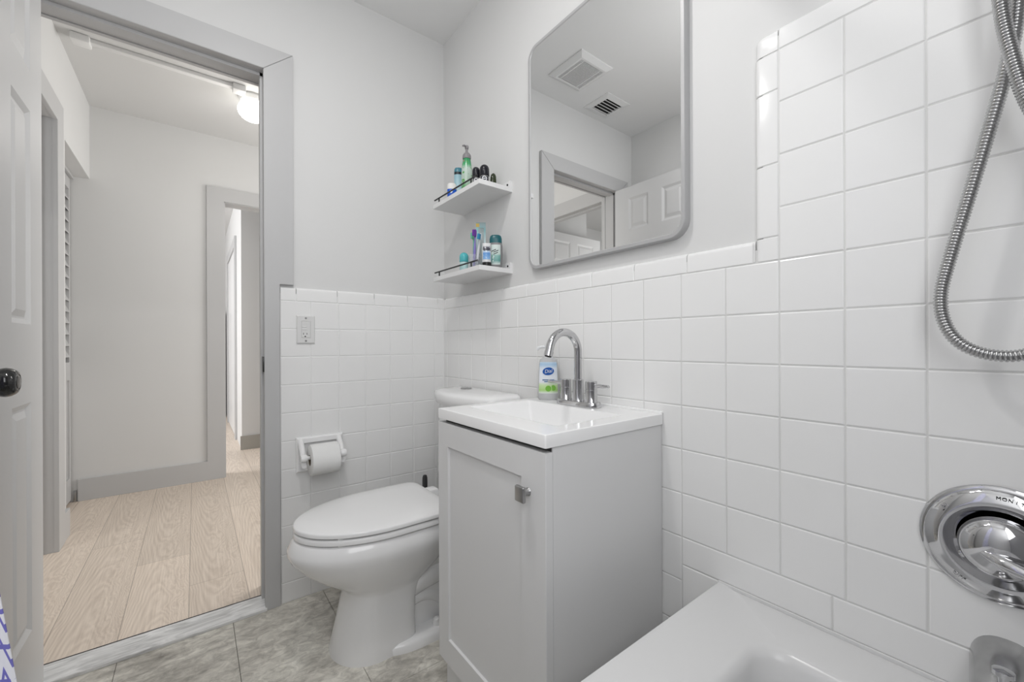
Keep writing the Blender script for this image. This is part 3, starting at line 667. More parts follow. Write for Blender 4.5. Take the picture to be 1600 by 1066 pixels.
def front_mtx(c, z, off, side=None, front=None):
    s = side or fx; f = front or to_cam
    o = Vector((c[0], c[1], z))+f*off
    return Matrix(((s.x, 0, f.x, o.x), (s.y, 0, f.y, o.y), (0, 1, 0, o.z), (0, 0, 0, 1)))
def disc(mb, mtx, rx, ry, n=32, dep=0.0004):
    mb.loft([[mtx @ Vector((rx*math.cos(2*PI*k/n), ry*math.sin(2*PI*k/n), d)) for k in range(n)] for d in (-0.003, dep)])
m = MB(); M_ = front_mtx((sx, sy), VT+0.094, 0.0219) @ Matrix.Rotation(0.12, 4, 'Z'); disc(m, M_, 0.0185, 0.0125); m.build('logo_oval', blue_m, lb)
m = MB(); text_bm(m, 'Dial', 0.0165, M_ @ Matrix.Translation((0, 0, 0.0008)), 0.0003, 0.25, 0.95); m.build('logo_text', wtxt, lb, smooth=0)
m = MB()
for z, w in ((0.066, 0.019), (0.0605, 0.013)):
    Mz = front_mtx((sx, sy), VT+z, 0.0216)
    m.loft([[Mz @ Vector(q) for q in ((-w, -0.0016, d), (w, -0.0016, d), (w, 0.0016, d), (-w, 0.0016, d))] for d in (-0.003, 0.0003)])
m.build('label_print', dtxt, lb, smooth=0)
m = MB(); disc(m, front_mtx((sx, sy), VT+0.038, 0.0222), 0.0095, 0.0095); disc(m, front_mtx((sx, sy), VT+0.040, 0.0212) @ Matrix.Translation((0.016, 0, 0)), 0.008, 0.009); m.build('fruit_print', green_m, lb)
m = MB(); m.lathe([(0.0, 0.139), (0.014, 0.139), (0.014, 0.153), (0.0055, 0.155), (0.0045, 0.168), (0.011, 0.169), (0.012, 0.177), (0.0, 0.179)], (sx, sy, VT), n=24)
q = Vector((sx, sy, VT+0.173)); m.tube([q, q-fx*0.02, q-fx*0.032+Vector((0, 0, -0.003)), q-fx*0.036+Vector((0, 0, -0.010))], 0.005, 10); m.build('pump', plastic('clear_pump', (0.78, 0.79, 0.80), 0.2), sp_)

# ================================================================== TOILET
TYC = -0.392
toi = thing('toilet', (-0.4, TYC, 0), 'white elongated two-piece toilet with closed lid between the wall and the vanity', 'toilet')
def egg(z, xf, xm, xb, b, pb=2.6, n=64, pf=2.0, yc=TYC):
    out = []
    for k in range(n):
        a = 2*PI*k/n; ca, sa = math.cos(a), math.sin(a)
        if ca >= 0: p = pf; u = xm-(xm-xf)*abs(ca)**(2/p)
        else: p = pb; u = xm+(xb-xm)*abs(ca)**(2/p)
        out.append((u, yc+math.copysign(abs(sa)**(2/p), sa)*b, z))
    return out
m = MB()
m.loft([egg(0.0, -0.623, -0.50, -0.372, 0.128, 8), egg(0.012, -0.622, -0.50, -0.372, 0.127, 8), egg(0.08, -0.604, -0.50, -0.372, 0.119, 8), egg(0.15, -0.588, -0.50, -0.365, 0.112, 7), egg(0.195, -0.578, -0.49, -0.34, 0.112, 5),
        egg(0.206, -0.582, -0.48, -0.325, 0.116, 4), egg(0.225, -0.610, -0.47, -0.30, 0.128, 3.5), egg(0.26, -0.662, -0.47, -0.26, 0.149, 3.2), egg(0.30, -0.708, -0.47, -0.22, 0.169, 3), egg(0.335, -0.736, -0.47, -0.19, 0.183, 3), egg(0.355, -0.744, -0.47, -0.17, 0.187, 3), egg(0.368, -0.743, -0.47, -0.16, 0.186, 3),
        egg(0.396, -0.728, -0.465, -0.14, 0.178, 3.2), egg(0.401, -0.722, -0.465, -0.14, 0.173, 3.2), egg(0.401, -0.69, -0.46, -0.16, 0.14, 3)], True, True)
# trapway body behind the front column
m.loft([egg(0.0, -0.40, -0.30, -0.08, 0.082, 4, 40, 4), egg(0.10, -0.40, -0.30, -0.08, 0.080, 4, 40, 4), egg(0.20, -0.40, -0.29, -0.07, 0.085, 4, 40, 4), egg(0.30, -0.38, -0.27, -0.06, 0.12, 4, 40, 4), egg(0.36, -0.36, -0.25, -0.05, 0.14, 4, 40, 4), egg(0.39, -0.36, -0.25, -0.04, 0.15, 4, 40, 4)])
for sgn in (1, -1):
    m.tube([(-0.43+0.30*t, TYC+sgn*(0.046+0.01*math.sin(t*3)), 0.15+0.17*t*t+0.02*math.sin(t*6)) for t in [i/14 for i in range(15)]], 0.05, 20)
    m.tube([(-0.345+0.105*math.cos(a), TYC+sgn*0.062, 0.02+0.105*math.sin(a)) for a in [PI*(0.12+0.5*i/12) for i in range(13)]][::-1], 0.026, 14)
m.loft([egg(0.0, -0.56, -0.36, -0.10, 0.150, 6), egg(0.020, -0.558, -0.36, -0.10, 0.149, 6), egg(0.029, -0.545, -0.36, -0.11, 0.140, 6), egg(0.031, -0.52, -0.36, -0.12, 0.12, 6)])
m.build('bowl', porc_m, toi, smooth=50)
for sgn in (1, -1):
    m = MB(); m.lathe([(0.014, 0), (0.0145, 0.008), (0.012, 0.024), (0.006, 0.029), (0.0, 0.030)], (-0.302, TYC+sgn*0.113, 0.026), n=20); m.build('bolt_cap', seat_m, toi)
def slab(z0, z1, xf, xb, b, pb, dome=0.0, inset=0.0, e=0.004):
    R_ = [egg(z0, xf+e, -0.455, xb-e*0.3, b-e, pb), egg(z0+e*0.5, xf, -0.455, xb, b, pb), egg(z1-e, xf, -0.455, xb, b, pb), egg(z1-e*0.3, xf+e*0.5, -0.455, xb-e*0.4, b-e*0.5, pb), egg(z1, xf+e*1.6, -0.455, xb-e, b-e*1.6, pb)]
    if dome: R_ += [egg(z1+dome*0.6, xf+0.03, -0.455, xb-0.01, b-0.028, pb), egg(z1+dome, xf+0.07, -0.455, xb-0.03, b-0.07, pb)]
    return R_
m = MB(); m.loft(slab(0.4045, 0.4225, -0.727, -0.232, 0.182, 5)); m.build('seat', seat_m, toi, smooth=45)
for x, sg in ((-0.62, -1), (-0.62, 1), (-0.35, 1), (-0.35, -1)):
    m = MB(); m.box(x-0.012, x+0.012, TYC+sg*0.13-0.006, TYC+sg*0.13+0.006, 0.401, 0.428, 0.001); m.build('seat_bumper', seat_m, toi)
m = MB(); m.loft(slab(0.4265, 0.4415, -0.727, -0.252, 0.183, 9, 0.005)); m.build('lid', seat_m, toi, smooth=45)
for sg in (1, -1):
    m = MB(); m.box(-0.252, -0.205, TYC+sg*0.075-0.022, TYC+sg*0.075+0.022, 0.401, 0.434, 0.006, 3); m.build('hinge', seat_m, toi)
def tank(z, xf, bow, hw, xb=-0.012, n=16, r=0.03):
    pts = [(xb, TYC+hw, z)]
    for i in range(n+1):
        t = -1+2*i/n; y = TYC-hw*t
        edge = max(0.0, (abs(t)-0.86)/0.14); x = xf-bow*(1-t*t)+r*(1-math.sqrt(max(0, 1-edge*edge)))
        pts.append((x, y, z))
    pts.append((xb, TYC-hw, z)); return pts
m = MB(); m.loft([tank(0.385, -0.15, 0.025, 0.185), tank(0.40, -0.152, 0.03, 0.188), tank(0.757, -0.125, 0.05, 0.200)]); m.build('tank', porc_m, toi, smooth=40)
m = MB(); m.loft([tank(0.757, -0.128, 0.055, 0.208), tank(0.763, -0.136, 0.06, 0.219), tank(0.798, -0.138, 0.062, 0.222), tank(0.807, -0.132, 0.06, 0.217), tank(0.812, -0.118, 0.056, 0.206), tank(0.8125, -0.08, 0.04, 0.16)]); tl = m.build('tank_lid', porc_m, toi, smooth=60)
m = MB(); m.lathe([(0.026, 0.0), (0.026, 0.003), (0.023, 0.005), (0.0, 0.005)], (-0.055, -0.30, 0.8118), n=32, sx=0.9); m.build('flush_button', steel_m, tl, label='round metal flush button')

# toilet brush
br = thing('toilet_brush', (-0.150, -0.100, 0), 'dark grey toilet brush handle sticking up behind the toilet lid', 'toilet brush')
m = MB(); m.lathe([(0.0, 0), (0.048, 0), (0.046, 0.12), (0.043, 0.12), (0.043, 0.01), (0, 0.01)], (-0.150, -0.100, 0), n=28); m.build('holder', rubber_m, br)
m = MB(); m.lathe([(0.0, 0.09), (0.006, 0.09), (0.007, 0.25), (0.0105, 0.30), (0.0115, 0.39), (0.011, 0.405), (0.008, 0.415), (0, 0.418)], (-0.150, -0.100, 0), n=20); m.build('handle', rubber_m, br)
m = MB(); m.lathe([(0.0, 0.012), (0.03, 0.02), (0.034, 0.06), (0.02, 0.09), (0, 0.092)], (-0.150, -0.100, 0), n=20); m.build('bristles', seat_m, br)

# ================================================================== OUTLET, PAPER HOLDER
out = thing('wall_outlet', (-0.6145, 0, 1.0605), 'white wall outlet with cover plate on the tiles beside the door frame', 'outlet')
def yrect(y, x0, x1, z0, z1): return [(x0, y, z0), (x1, y, z0), (x1, y, z1), (x0, y, z1)]
X0, X1, Z0, Z1 = -0.648, -0.581, 1.005, 1.117
m = MB(); m.loft([yrect(0.0015, X0, X1, Z0, Z1), yrect(-0.003, X0, X1, Z0, Z1), yrect(-0.006, X0+0.004, X1-0.004, Z0+0.004, Z1-0.004), yrect(-0.006, X0+0.0165, X1-0.0165, Z0+0.0225, Z1-0.0225), yrect(-0.004, X0+0.0168, X1-0.0168, Z0+0.0228, Z1-0.0228)], cap0=True, cap1=True); m.build('cover_plate', plate_m, out, smooth=0)
m = MB(); m.box(X0+0.0178, X1-0.0178, -0.0068, -0.0035, Z0+0.0238, Z1-0.0238, 0.0008); rc = m.build('receptacle', plate_m, out, smooth=0)
m = MB(); m.box(-0.6245, -0.6225, -0.0071, -0.006, 1.040, 1.048).box(-0.612, -0.610, -0.0071, -0.006, 1.041, 1.0475); m.lathe([(0.0, 0), (0.0027, 0), (0.0027, 0.0012), (0, 0.0012)], (-0.6172, -0.006, 1.0335), (0, -1, 0), 14); m.build('socket_slots', platedk_m, rc)
m = MB(); m.box(-0.628, -0.612, -0.0082, -0.006, 1.0685, 1.0745, 0.0006).box(-0.628, -0.612, -0.0082, -0.006, 1.059, 1.065, 0.0006); m.build('test_buttons', plate_m, rc)
for z in (Z0+0.011, Z1-0.011):
    m = MB(); m.lathe([(0.0, 0), (0.0042, 0), (0.003, 0.0012), (0, 0.0014)], (-0.6145, -0.0058, z), (0, -1, 0), 16); m.build('screw', steel_m, out)

tp = thing('paper_holder', (-0.565, 0, 0.50), 'white ceramic toilet paper holder set in the tiled wall', 'paper holder')
X0, X1, Z0, Z1 = -0.652, -0.477, 0.498, 0.635
m = MB(); fw = 0.026
m.loft([yrect(0.001, X0, X1, Z0, Z1), yrect(-0.008, X0, X1, Z0, Z1), yrect(-0.014, X0+0.006, X1-0.006, Z0+0.006, Z1-0.006), yrect(-0.014, X0+fw-0.004, X1-fw+0.004, Z0+fw-0.008, Z1-fw+0.004), yrect(-0.010, X0+fw, X1-fw, Z0+fw, Z1-fw), yrect(-0.0006, X0+fw, X1-fw, Z0+fw, Z1-fw)], cap0=True, cap1=True)
m.build('frame', porc_m, tp, smooth=30)
for x in (-0.636, -0.493):
    m = MB(); rings = []
    for t in [i/8 for i in range(9)]:
        y = -0.012-0.062*t; z = 0.612-0.012*t-0.026*t*t*t; hh = 0.030-0.012*t; hw = 0.0115-0.002*t
        zz = z-0.032*t
        rings.append([(x+hw*math.cos(a), y, zz+hh*math.sin(a)*0.75) for a in [2*PI*k/16 for k in range(16)]])
    m.loft(rings)
    m.lathe([(0.0, -0.012), (0.013, -0.011), (0.0155, -0.004), (0.0155, 0.004), (0.013, 0.011), (0.0, 0.012)], (x, -0.072, 0.566), (1, 0, 0), 24)
    m.build('arm', porc_m, tp, smooth=60)
m = MB(); m.lathe([(0.007, -0.066), (0.007, 0.066)], (-0.5645, -0.072, 0.566), (1, 0, 0), 16); m.build('roller', seat_m, tp)
roll = thing('toilet_paper_roll', (-0.5655, -0.072, 0.505), 'white toilet paper roll hanging on the ceramic wall holder', 'toilet paper')
m = MB(); rr_ = 0.0585; c_ = (-0.5655, -0.073, 0.556)
m.lathe([(0.021, -0.0505), (rr_-0.002, -0.0505), (rr_, -0.049), (rr_, 0.049), (rr_-0.002, 0.0505), (0.021, 0.0505), (0.0205, 0.0), (0.021, -0.0505)], c_, (1, 0, 0), 64, cap=False); m.build('paper', paper_m, roll, smooth=50)
m = MB(); m.lathe([(0.0205, -0.0508), (0.0205, 0.0508), (0.0192, 0.0508), (0.0192, -0.0508), (0.0205, -0.0508)], c_, (1, 0, 0), 40, cap=False); m.build('core', card_m, roll)
m = MB()
ptsT = [(rr_+0.0006)*1.0*0+0 for _ in range(1)]
arc = [(c_[1]-(rr_+0.0006)*math.sin(a), c_[2]+(rr_+0.0006)*math.cos(a)) for a in [0.9-0.09*i for i in range(18)]]
m.loft([[(xx, y, z) for y, z in arc] for xx in (c_[0]-0.049, c_[0]+0.049)], closed=False); m.build('loose_sheet', paper_m, roll)

# ================================================================== SHELVES
def make_shelf(zt, label):
    s = thing('wall_shelf', (0, -0.354, zt), label, 'shelf', 'floating shelves in the corner')
    y0, y1, xf = -0.538, -0.170, -0.140; zb = zt-0.018
    m = MB(); m.box(xf, PL+0.0005, y0, y1, zb, zt, 0.0008); m.build('board', shelf_m, s, smooth=0)
    m = MB(); m.box(PL-0.012, PL+0.0005, y0, y1, zt-0.0005, zt+0.024, 0.0008); m.build('back_strip', shelf_m, s, smooth=0)
    for y in (y0+0.014, y1-0.014):
        m = MB(); m.lathe([(0.004, 0), (0.004, 0.002), (0.0025, 0.003), (0, 0.003)], (PL-0.0118, y, zt+0.011), (-1, 0, 0), 14); m.build('screw', black_m, s, label='black screw')
    m = MB(); m.tube([(xf+0.006, y0+0.022, zt+0.020), (xf+0.006, y1-0.005, zt+0.020)], 0.0032, 10)
    r_ = m.build('rail', black_m, s, label='thin black guard rail')
    for y in (y0+0.066, y1-0.045):
        m = MB(); m.tube([(xf+0.006, y, zt-0.0005), (xf+0.006, y, zt+0.02)], 0.003, 10); m.build('rail_post', black_m, r_)
    return s
SH1, SH2 = 1.606, 1.291
make_shelf(SH1, 'upper white floating shelf with a black rail, holding lotion and deodorants')
make_shelf(SH2, 'lower white floating shelf with a black rail, holding toothbrushes and bottles')
def dirs(x, y):
    f = Vector((CAM.x-x, CAM.y-y, 0)).normalized(); s = Vector((-f.y, f.x, 0))
    if s.dot(rt) < 0: s = -s
    return s, f
def oval(mb, c, prof, zt, p=2.4, n=32):
    s, f = dirs(*c); mb.loft([bottle_ring(c, w, d, zt+z, n, p, side=s, front=f) for w, d, z in prof])

# upper shelf: deodorant stick
c = (-0.098, -0.262); t = thing('deodorant_stick', (*c, SH1), 'white and blue deodorant stick at the far left of the upper shelf', 'deodorant')
m = MB(); oval(m, c, [(0.017, 0.011, 0), (0.019, 0.012, 0.004), (0.0195, 0.0125, 0.05)], SH1); m.build('body', plastic('deodorant_white', (0.8, 0.8, 0.78)), t)
m = MB(); oval(m, c, [(0.0195, 0.0125, 0.0505), (0.0195, 0.0125, 0.066), (0.016, 0.0105, 0.074), (0.006, 0.004, 0.077)], SH1); m.build('cap', plastic('deodorant_cap_white', (0.82, 0.81, 0.79)), t)
s_, f_ = dirs(*c); pr_ = [(0.019, 0.012, 0.004), (0.0195, 0.0125, 0.05)]
lb = label_patch(c, pr_, 0.005, 0.049, 1.3, plastic('deodorant_label_blue', (0.01, 0.10, 0.55)), t, p=2.4, base=SH1, side=s_, front=f_, label='bright blue label')
m = MB(); Mx = front_mtx(c, SH1+0.038, 0.0132, s_, f_); disc(m, Mx @ Matrix.Translation((-0.003, 0, 0)), 0.0055, 0.006); m.build('label_mark', wtxt, lb)
# body wash bottle
c = (-0.066, -0.262); t = thing('body_wash_bottle', (*c, SH1), 'pale blue bottle with teal cap and dark band on the upper shelf', 'bottle')
m = MB(); oval(m, c, [(0.016, 0.011, 0), (0.0175, 0.012, 0.004), (0.0185, 0.013, 0.11), (0.0182, 0.0128, 0.118)], SH1); m.build('body', gradient_mat('body_wash_blue', [(0, (0.62, 0.72, 0.74)), (0.6, (0.40, 0.60, 0.66)), (1, (0.30, 0.50, 0.58))], 0, 0.12), t)
m = MB(); oval(m, c, [(0.0182, 0.0128, 0.1182), (0.0182, 0.0128, 0.129)], SH1); m.build('neck_band', plastic('bottle_band_dark', (0.01, 0.02, 0.025)), t)
m = MB(); oval(m, c, [(0.0182, 0.0128, 0.1292), (0.0175, 0.0125, 0.142), (0.014, 0.010, 0.148), (0.004, 0.003, 0.149)], SH1); m.build('cap', plastic('bottle_cap_teal', (0.06, 0.22, 0.28)), t)
# green lotion pump bottle
c = (-0.082, -0.357); t = thing('lotion_bottle', (*c, SH1), 'tall green lotion bottle with grey pump in the middle of the upper shelf', 'bottle')
prof = [(0.0, 0.0), (0.020, 0.0), (0.022, 0.004), (0.0222, 0.08), (0.0205, 0.115), (0.0165, 0.142), (0.0145, 0.150), (0, 0.150)]
m = MB(); m.lathe(prof, (*c, SH1), n=32)
m.build('bottle', gradient_mat('lotion_print', [(0, (0.05, 0.24, 0.08)), (0.2, (0.10, 0.36, 0.13)), (0.32, (0.42, 0.55, 0.45)), (0.7, (0.55, 0.66, 0.60)), (0.82, (0.08, 0.40, 0.17)), (1, (0.02, 0.27, 0.10))], 0, 0.15, 0.2, spots=[(70, 0.60, (0.10, 0.35, 0.08)), (55, 0.66, (0.55, 0.10, 0.16))]), t, smooth=50)
m = MB(); m.lathe([(0.0, 0.149), (0.0165, 0.149), (0.0175, 0.152), (0.017, 0.164), (0.012, 0.172), (0.0055, 0.176), (0.0048, 0.192), (0.0, 0.192)], (*c, SH1), n=28)
q = Vector((*c, SH1+0.198)); d_ = Vector((-0.9, -0.4, 0)).normalized(); m.lathe([(0.0, 0.191), (0.007, 0.191), (0.0085, 0.199), (0.007, 0.204), (0, 0.205)], (*c, SH1), n=20); m.tube([q, q+d_*0.018, q+d_*0.026+Vector((0, 0, -0.005))], 0.004, 10)
m.build('pump', plastic('pump_grey', (0.26, 0.25, 0.26), 0.35), t, smooth=50)
# roll-on deodorants
cap_black = plastic('rollon_cap_black', (0.012, 0.012, 0.018), 0.25); ro_body = plastic('rollon_body', (0.62, 0.62, 0.60), 0.2); ro_lab = plastic('rollon_label_black', (0.02, 0.02, 0.03), 0.3)
def rollon(c, sc, zs, label):
    t = thing('roll_on_deodorant', (*c, SH1), label, 'deodorant', 'black capped roll-on deodorants')
    r = 0.0185*sc
    m = MB(); m.lathe([(0.0, 0), (r*0.9, 0), (r, 0.004), (r, 0.04*zs), (r*0.92, 0.047*zs), (0, 0.048*zs)], (*c, SH1), n=28); m.build('body', ro_body, t, smooth=50)
    m = MB(); m.lathe([(r*0.93, 0.0475*zs), (r*1.02, 0.049*zs), (r*1.0, 0.075*zs)]+[(r*math.cos(a), 0.075*zs+r*1.05*math.sin(a)) for a in [PI/2*i/6 for i in range(1, 7)]], (*c, SH1), n=28); m.build('cap', cap_black, t, smooth=50)
    s, f = dirs(*c); l = label_patch(c, [(r, r, 0.004), (r, r, 0.047*zs)], 0.024*zs, 0.045*zs, 0.95, ro_lab, t, p=2.0, base=SH1, side=s, front=f, label='round dark emblem label')
    m = MB(); Mx = front_mtx(c, SH1+0.034*zs, r+0.0004, s, f); n = 28
    m.loft([[Mx @ Vector((k*math.cos(2*PI*i/n), k*math.sin(2*PI*i/n), d)) for i in range(n)] for k, d in ((0.0095, -0.001), (0.0095, 0.0004), (0.0072, 0.0004), (0.0072, -0.001))], cap0=False, cap1=False)
    m.loft([[Mx @ Vector(q) for q in ((-0.006, -0.0013, d), (0.006, -0.0004, d), (0.006, 0.0022, d), (-0.006, 0.0013, d))] for d in (-0.001, 0.0004)])
    m.build('emblem', wtxt, l, smooth=0)
rollon((-0.080, -0.424), 0.84, 1.04, 'smaller black capped roll-on deodorant next to the green lotion bottle')
rollon((-0.066, -0.462), 1.0, 1.0, 'larger black capped roll-on deodorant nearest the right end of the upper shelf')
c = (-0.028, -0.468); t = thing('small_dark_bottle', (*c, SH1), 'small dark olive bottle half hidden behind the right roll-on deodorant', 'bottle')
m = MB(); oval(m, c, [(0.011, 0.010, 0), (0.012, 0.011, 0.003), (0.012, 0.011, 0.040), (0.0115, 0.0105, 0.052), (0.009, 0.008, 0.062), (0.004, 0.004, 0.067)], SH1); m.build('body', plastic('dark_olive', (0.025, 0.035, 0.014), 0.2), t)
# lower shelf: turquoise roll-on
c = (-0.100, -0.362); t = thing('roll_on_deodorant', (*c, SH2), 'turquoise dome capped roll-on deodorant at the left of the lower shelf', 'deodorant')
m = MB(); m.lathe([(0.0, 0), (0.016, 0), (0.0175, 0.003), (0.0175, 0.034), (0.0165, 0.040), (0, 0.0405)], (*c, SH2), n=28); bd = m.build('body', plastic('pale_aqua_body', (0.50, 0.72, 0.72), 0.2), t, smooth=50)
m = MB(); m.lathe([(0.0168, 0.0405), (0.0182, 0.042), (0.0182, 0.062)]+[(0.0182*math.cos(a), 0.062+0.018*math.sin(a)) for a in [PI/2*i/6 for i in range(1, 7)]], (*c, SH2), n=28); m.build('cap', plastic('turquoise_cap', (0.10, 0.50, 0.54), 0.25), t, smooth=50)
# toothbrush cup and brushes
cc = Vector((-0.088, -0.422, SH2)); t = thing('toothbrush_cup', tuple(cc), 'small clear cup holding toothbrushes on the lower shelf', 'cup')
m = MB(); m.lathe([(0.0, 0), (0.0195, 0), (0.0225, 0.060), (0.0215, 0.060), (0.0187, 0.002), (0.0, 0.002)], tuple(cc), n=28); m.build('cup', mat('clear_plastic', (0.9, 0.92, 0.95), 0.08, trans=0.85, ior=1.15), t, smooth=40)
def toothbrush(base, top, cols, label):
    base, top = Vector(base), Vector(top); t = thing('toothbrush', tuple(base), label, 'toothbrush', 'toothbrushes standing in the clear cup')
    d = top-base; L_ = d.length; dn = d.normalized(); s, f = dirs(base.x, base.y)
    pts = [base+d*k for k in (0, 0.1, 0.3, 0.5, 0.62, 0.72, 0.8)]
    m = MB(); m.tube(pts, 0.004, 10, rad=[0.0038, 0.0048, 0.0056, 0.0052, 0.0042, 0.0030, 0.0028]); m.build('handle', cols[0], t)
    m = MB(); m.tube([base+d*k for k in (0.8, 0.83, 0.9, 0.97, 1.0)], 0.005, 10, rad=[0.0028, 0.0048, 0.0058, 0.0052, 0.003]); m.build('head', cols[1], t)
    m = MB(); h0 = base+d*0.83; side = (-s*0.6+f*0.8).normalized(); up_ = dn
    a = [h0+side*0.003, h0+side*0.0145, h0+d*0.15+side*0.0145, h0+d*0.15+side*0.003]; w_ = side.cross(dn).normalized()*0.0045
    m.loft([[p-w_ for p in a], [p+w_ for p in a]]); m.build('bristles', cols[2], t)
tg = plastic('brush_green', (0.16, 0.50, 0.34)); tpu = plastic('brush_purple', (0.16, 0.04, 0.33)); tw = plastic('brush_white', (0.72, 0.75, 0.78)); tb = plastic('brush_blue', (0.03, 0.26, 0.48)); tl_ = plastic('brush_lilac', (0.24, 0.20, 0.55))
toothbrush(cc+Vector((0.004, 0.004, 0.003)), (-0.079, -0.400, SH2+0.155), (tg, tg, tg), 'green toothbrush leaning left in the clear cup')
toothbrush(cc+Vector((-0.004, -0.002, 0.003)), (-0.088, -0.430, SH2+0.160), (tl_, tpu, tpu), 'purple toothbrush upright in the clear cup')
toothbrush(cc+Vector((0.002, -0.008, 0.003)), (-0.084, -0.462, SH2+0.138), (tw, tw, tb), 'white and blue toothbrush leaning right in the clear cup')
# toothbrush blister card
c = (-0.040, -0.395); s_, f_ = dirs(*c); t = thing('blister_card', (*c, SH2), 'toothbrush package card with yellow corner standing behind the toothbrushes', 'package')
def slabq(mb, u0, u1, z0, z1, d0, d1):
    o = Vector((*c, SH2)); mb.loft([[o+s_*u+f_*d+Vector((0, 0, z)) for u, z in ((u0, z0), (u1, z0), (u1, z1), (u0, z1))] for d in (d0, d1)])
m = MB(); slabq(m, -0.020, 0.020, 0.0, 0.205, -0.001, 0.0)
m.build('card', gradient_mat('card_print', [(0, (0.6, 0.62, 0.64)), (0.6, (0.55, 0.66, 0.68)), (0.85, (0.20, 0.48, 0.50)), (0.93, (0.25, 0.40, 0.42)), (1, (0.2, 0.28, 0.28))], 0, 0.205), t, smooth=0)
m = MB(); slabq(m, -0.0195, -0.006, 0.186, 0.200, 0.0, 0.0006); m.build('yellow_corner', plastic('card_yellow', (0.62, 0.42, 0.05)), t)
m = MB(); slabq(m, -0.010, 0.012, 0.02, 0.18, 0.0, 0.008); m.build('blister', mat('blister_plastic', (0.85, 0.9, 0.9), 0.1, trans=0.7, ior=1.1), t)
# tube standing on its cap
c = (-0.086, -0.505); s_, f_ = dirs(*c); t = thing('cream_tube', (*c, SH2), 'white tube standing on its black cap near the right end of the lower shelf', 'tube')
m = MB(); m.lathe([(0.0, 0), (0.0165, 0), (0.017, 0.002), (0.017, 0.018), (0.0, 0.018)], (*c, SH2), n=28); m.build('cap', plastic('tube_cap_black', (0.01, 0.01, 0.01)), t)
pr_ = [(0.0165, 0.0165, 0.018), (0.0172, 0.0160, 0.024), (0.0165, 0.011, 0.06), (0.0160, 0.0012, 0.092)]
m = MB(); m.loft([bottle_ring(c, w, d, SH2+z, 32, 2.0, side=s_, front=f_) for w, d, z in pr_]); m.build('tube', plastic('tube_white', (0.68, 0.69, 0.70)), t, smooth=50)
lb = label_patch(c, pr_, 0.028, 0.080, 0.95, gradient_mat('tube_label', [(0, (0.25, 0.45, 0.72)), (0.45, (0.10, 0.28, 0.62)), (0.6, (0.55, 0.68, 0.82)), (0.66, (0.03, 0.03, 0.05)), (0.9, (0.08, 0.08, 0.10)), (1, (0.5, 0.5, 0.52))], 0.028, 0.08, spots=[(160, 0.60, (0.7, 0.78, 0.88))]), t, p=2.0, base=SH2, side=s_, front=f_, label='blue and black printed label')
# grey bottle with teal cap
c = (-0.046, -0.508); s_, f_ = dirs(*c); t = thing('body_wash_bottle', (*c, SH2), 'grey bottle with dark teal cap at the right end of the lower shelf', 'bottle')
pr_ = [(0.022, 0.013, 0), (0.0245, 0.015, 0.004), (0.0265, 0.0165, 0.05), (0.0262, 0.016, 0.085), (0.024, 0.015, 0.096)]
m = MB(); m.loft([bottle_ring(c, w, d, SH2+z, 36, 2.4, side=s_, front=f_) for w, d, z in pr_]); m.build('body', plastic('bottle_grey', (0.23, 0.23, 0.235), 0.35), t, smooth=50)
m = MB(); oval(m, c, [(0.0238, 0.0148, 0.0962), (0.0238, 0.0148, 0.112), (0.021, 0.013, 0.123), (0.016, 0.010, 0.127), (0.004, 0.003, 0.1275)], SH2); m.build('cap', plastic('cap_dark_teal', (0.012, 0.11, 0.13)), t, smooth=50)
lb = label_patch(c, pr_, 0.012, 0.088, 0.66, gradient_mat('bottle_label_teal', [(0, (0.60, 0.66, 0.64)), (0.2, (0.10, 0.30, 0.28)), (0.45, (0.20, 0.42, 0.38)), (0.55, (0.55, 0.66, 0.62)), (1, (0.62, 0.70, 0.68))], 0.012, 0.088, spots=[(90, 0.62, (0.62, 0.68, 0.66))]), t, p=2.4, base=SH2, side=s_, front=f_, label='pale label with teal wedge')
m = MB(); Mx = front_mtx(c, SH2+0.058, 0.0168, s_, f_) @ Matrix.Rotation(0.35, 4, 'Z')
for (u, v, w_, h_) in ((-0.004, 0.010, 0.009, 0.0022), (0.002, 0.004, 0.010, 0.0022), (-0.001, -0.003, 0.009, 0.0022)):
    m.loft([[Mx @ Vector((u+a*w_, v+b_*h_, d)) for a, b_ in ((-1, -1), (1, -0.5), (1, 1), (-1, 0.5))] for d in (-0.003, 0.0004)])
m.build('label_mark', plastic('black_print', (0.02, 0.03, 0.03)), lb, smooth=0)

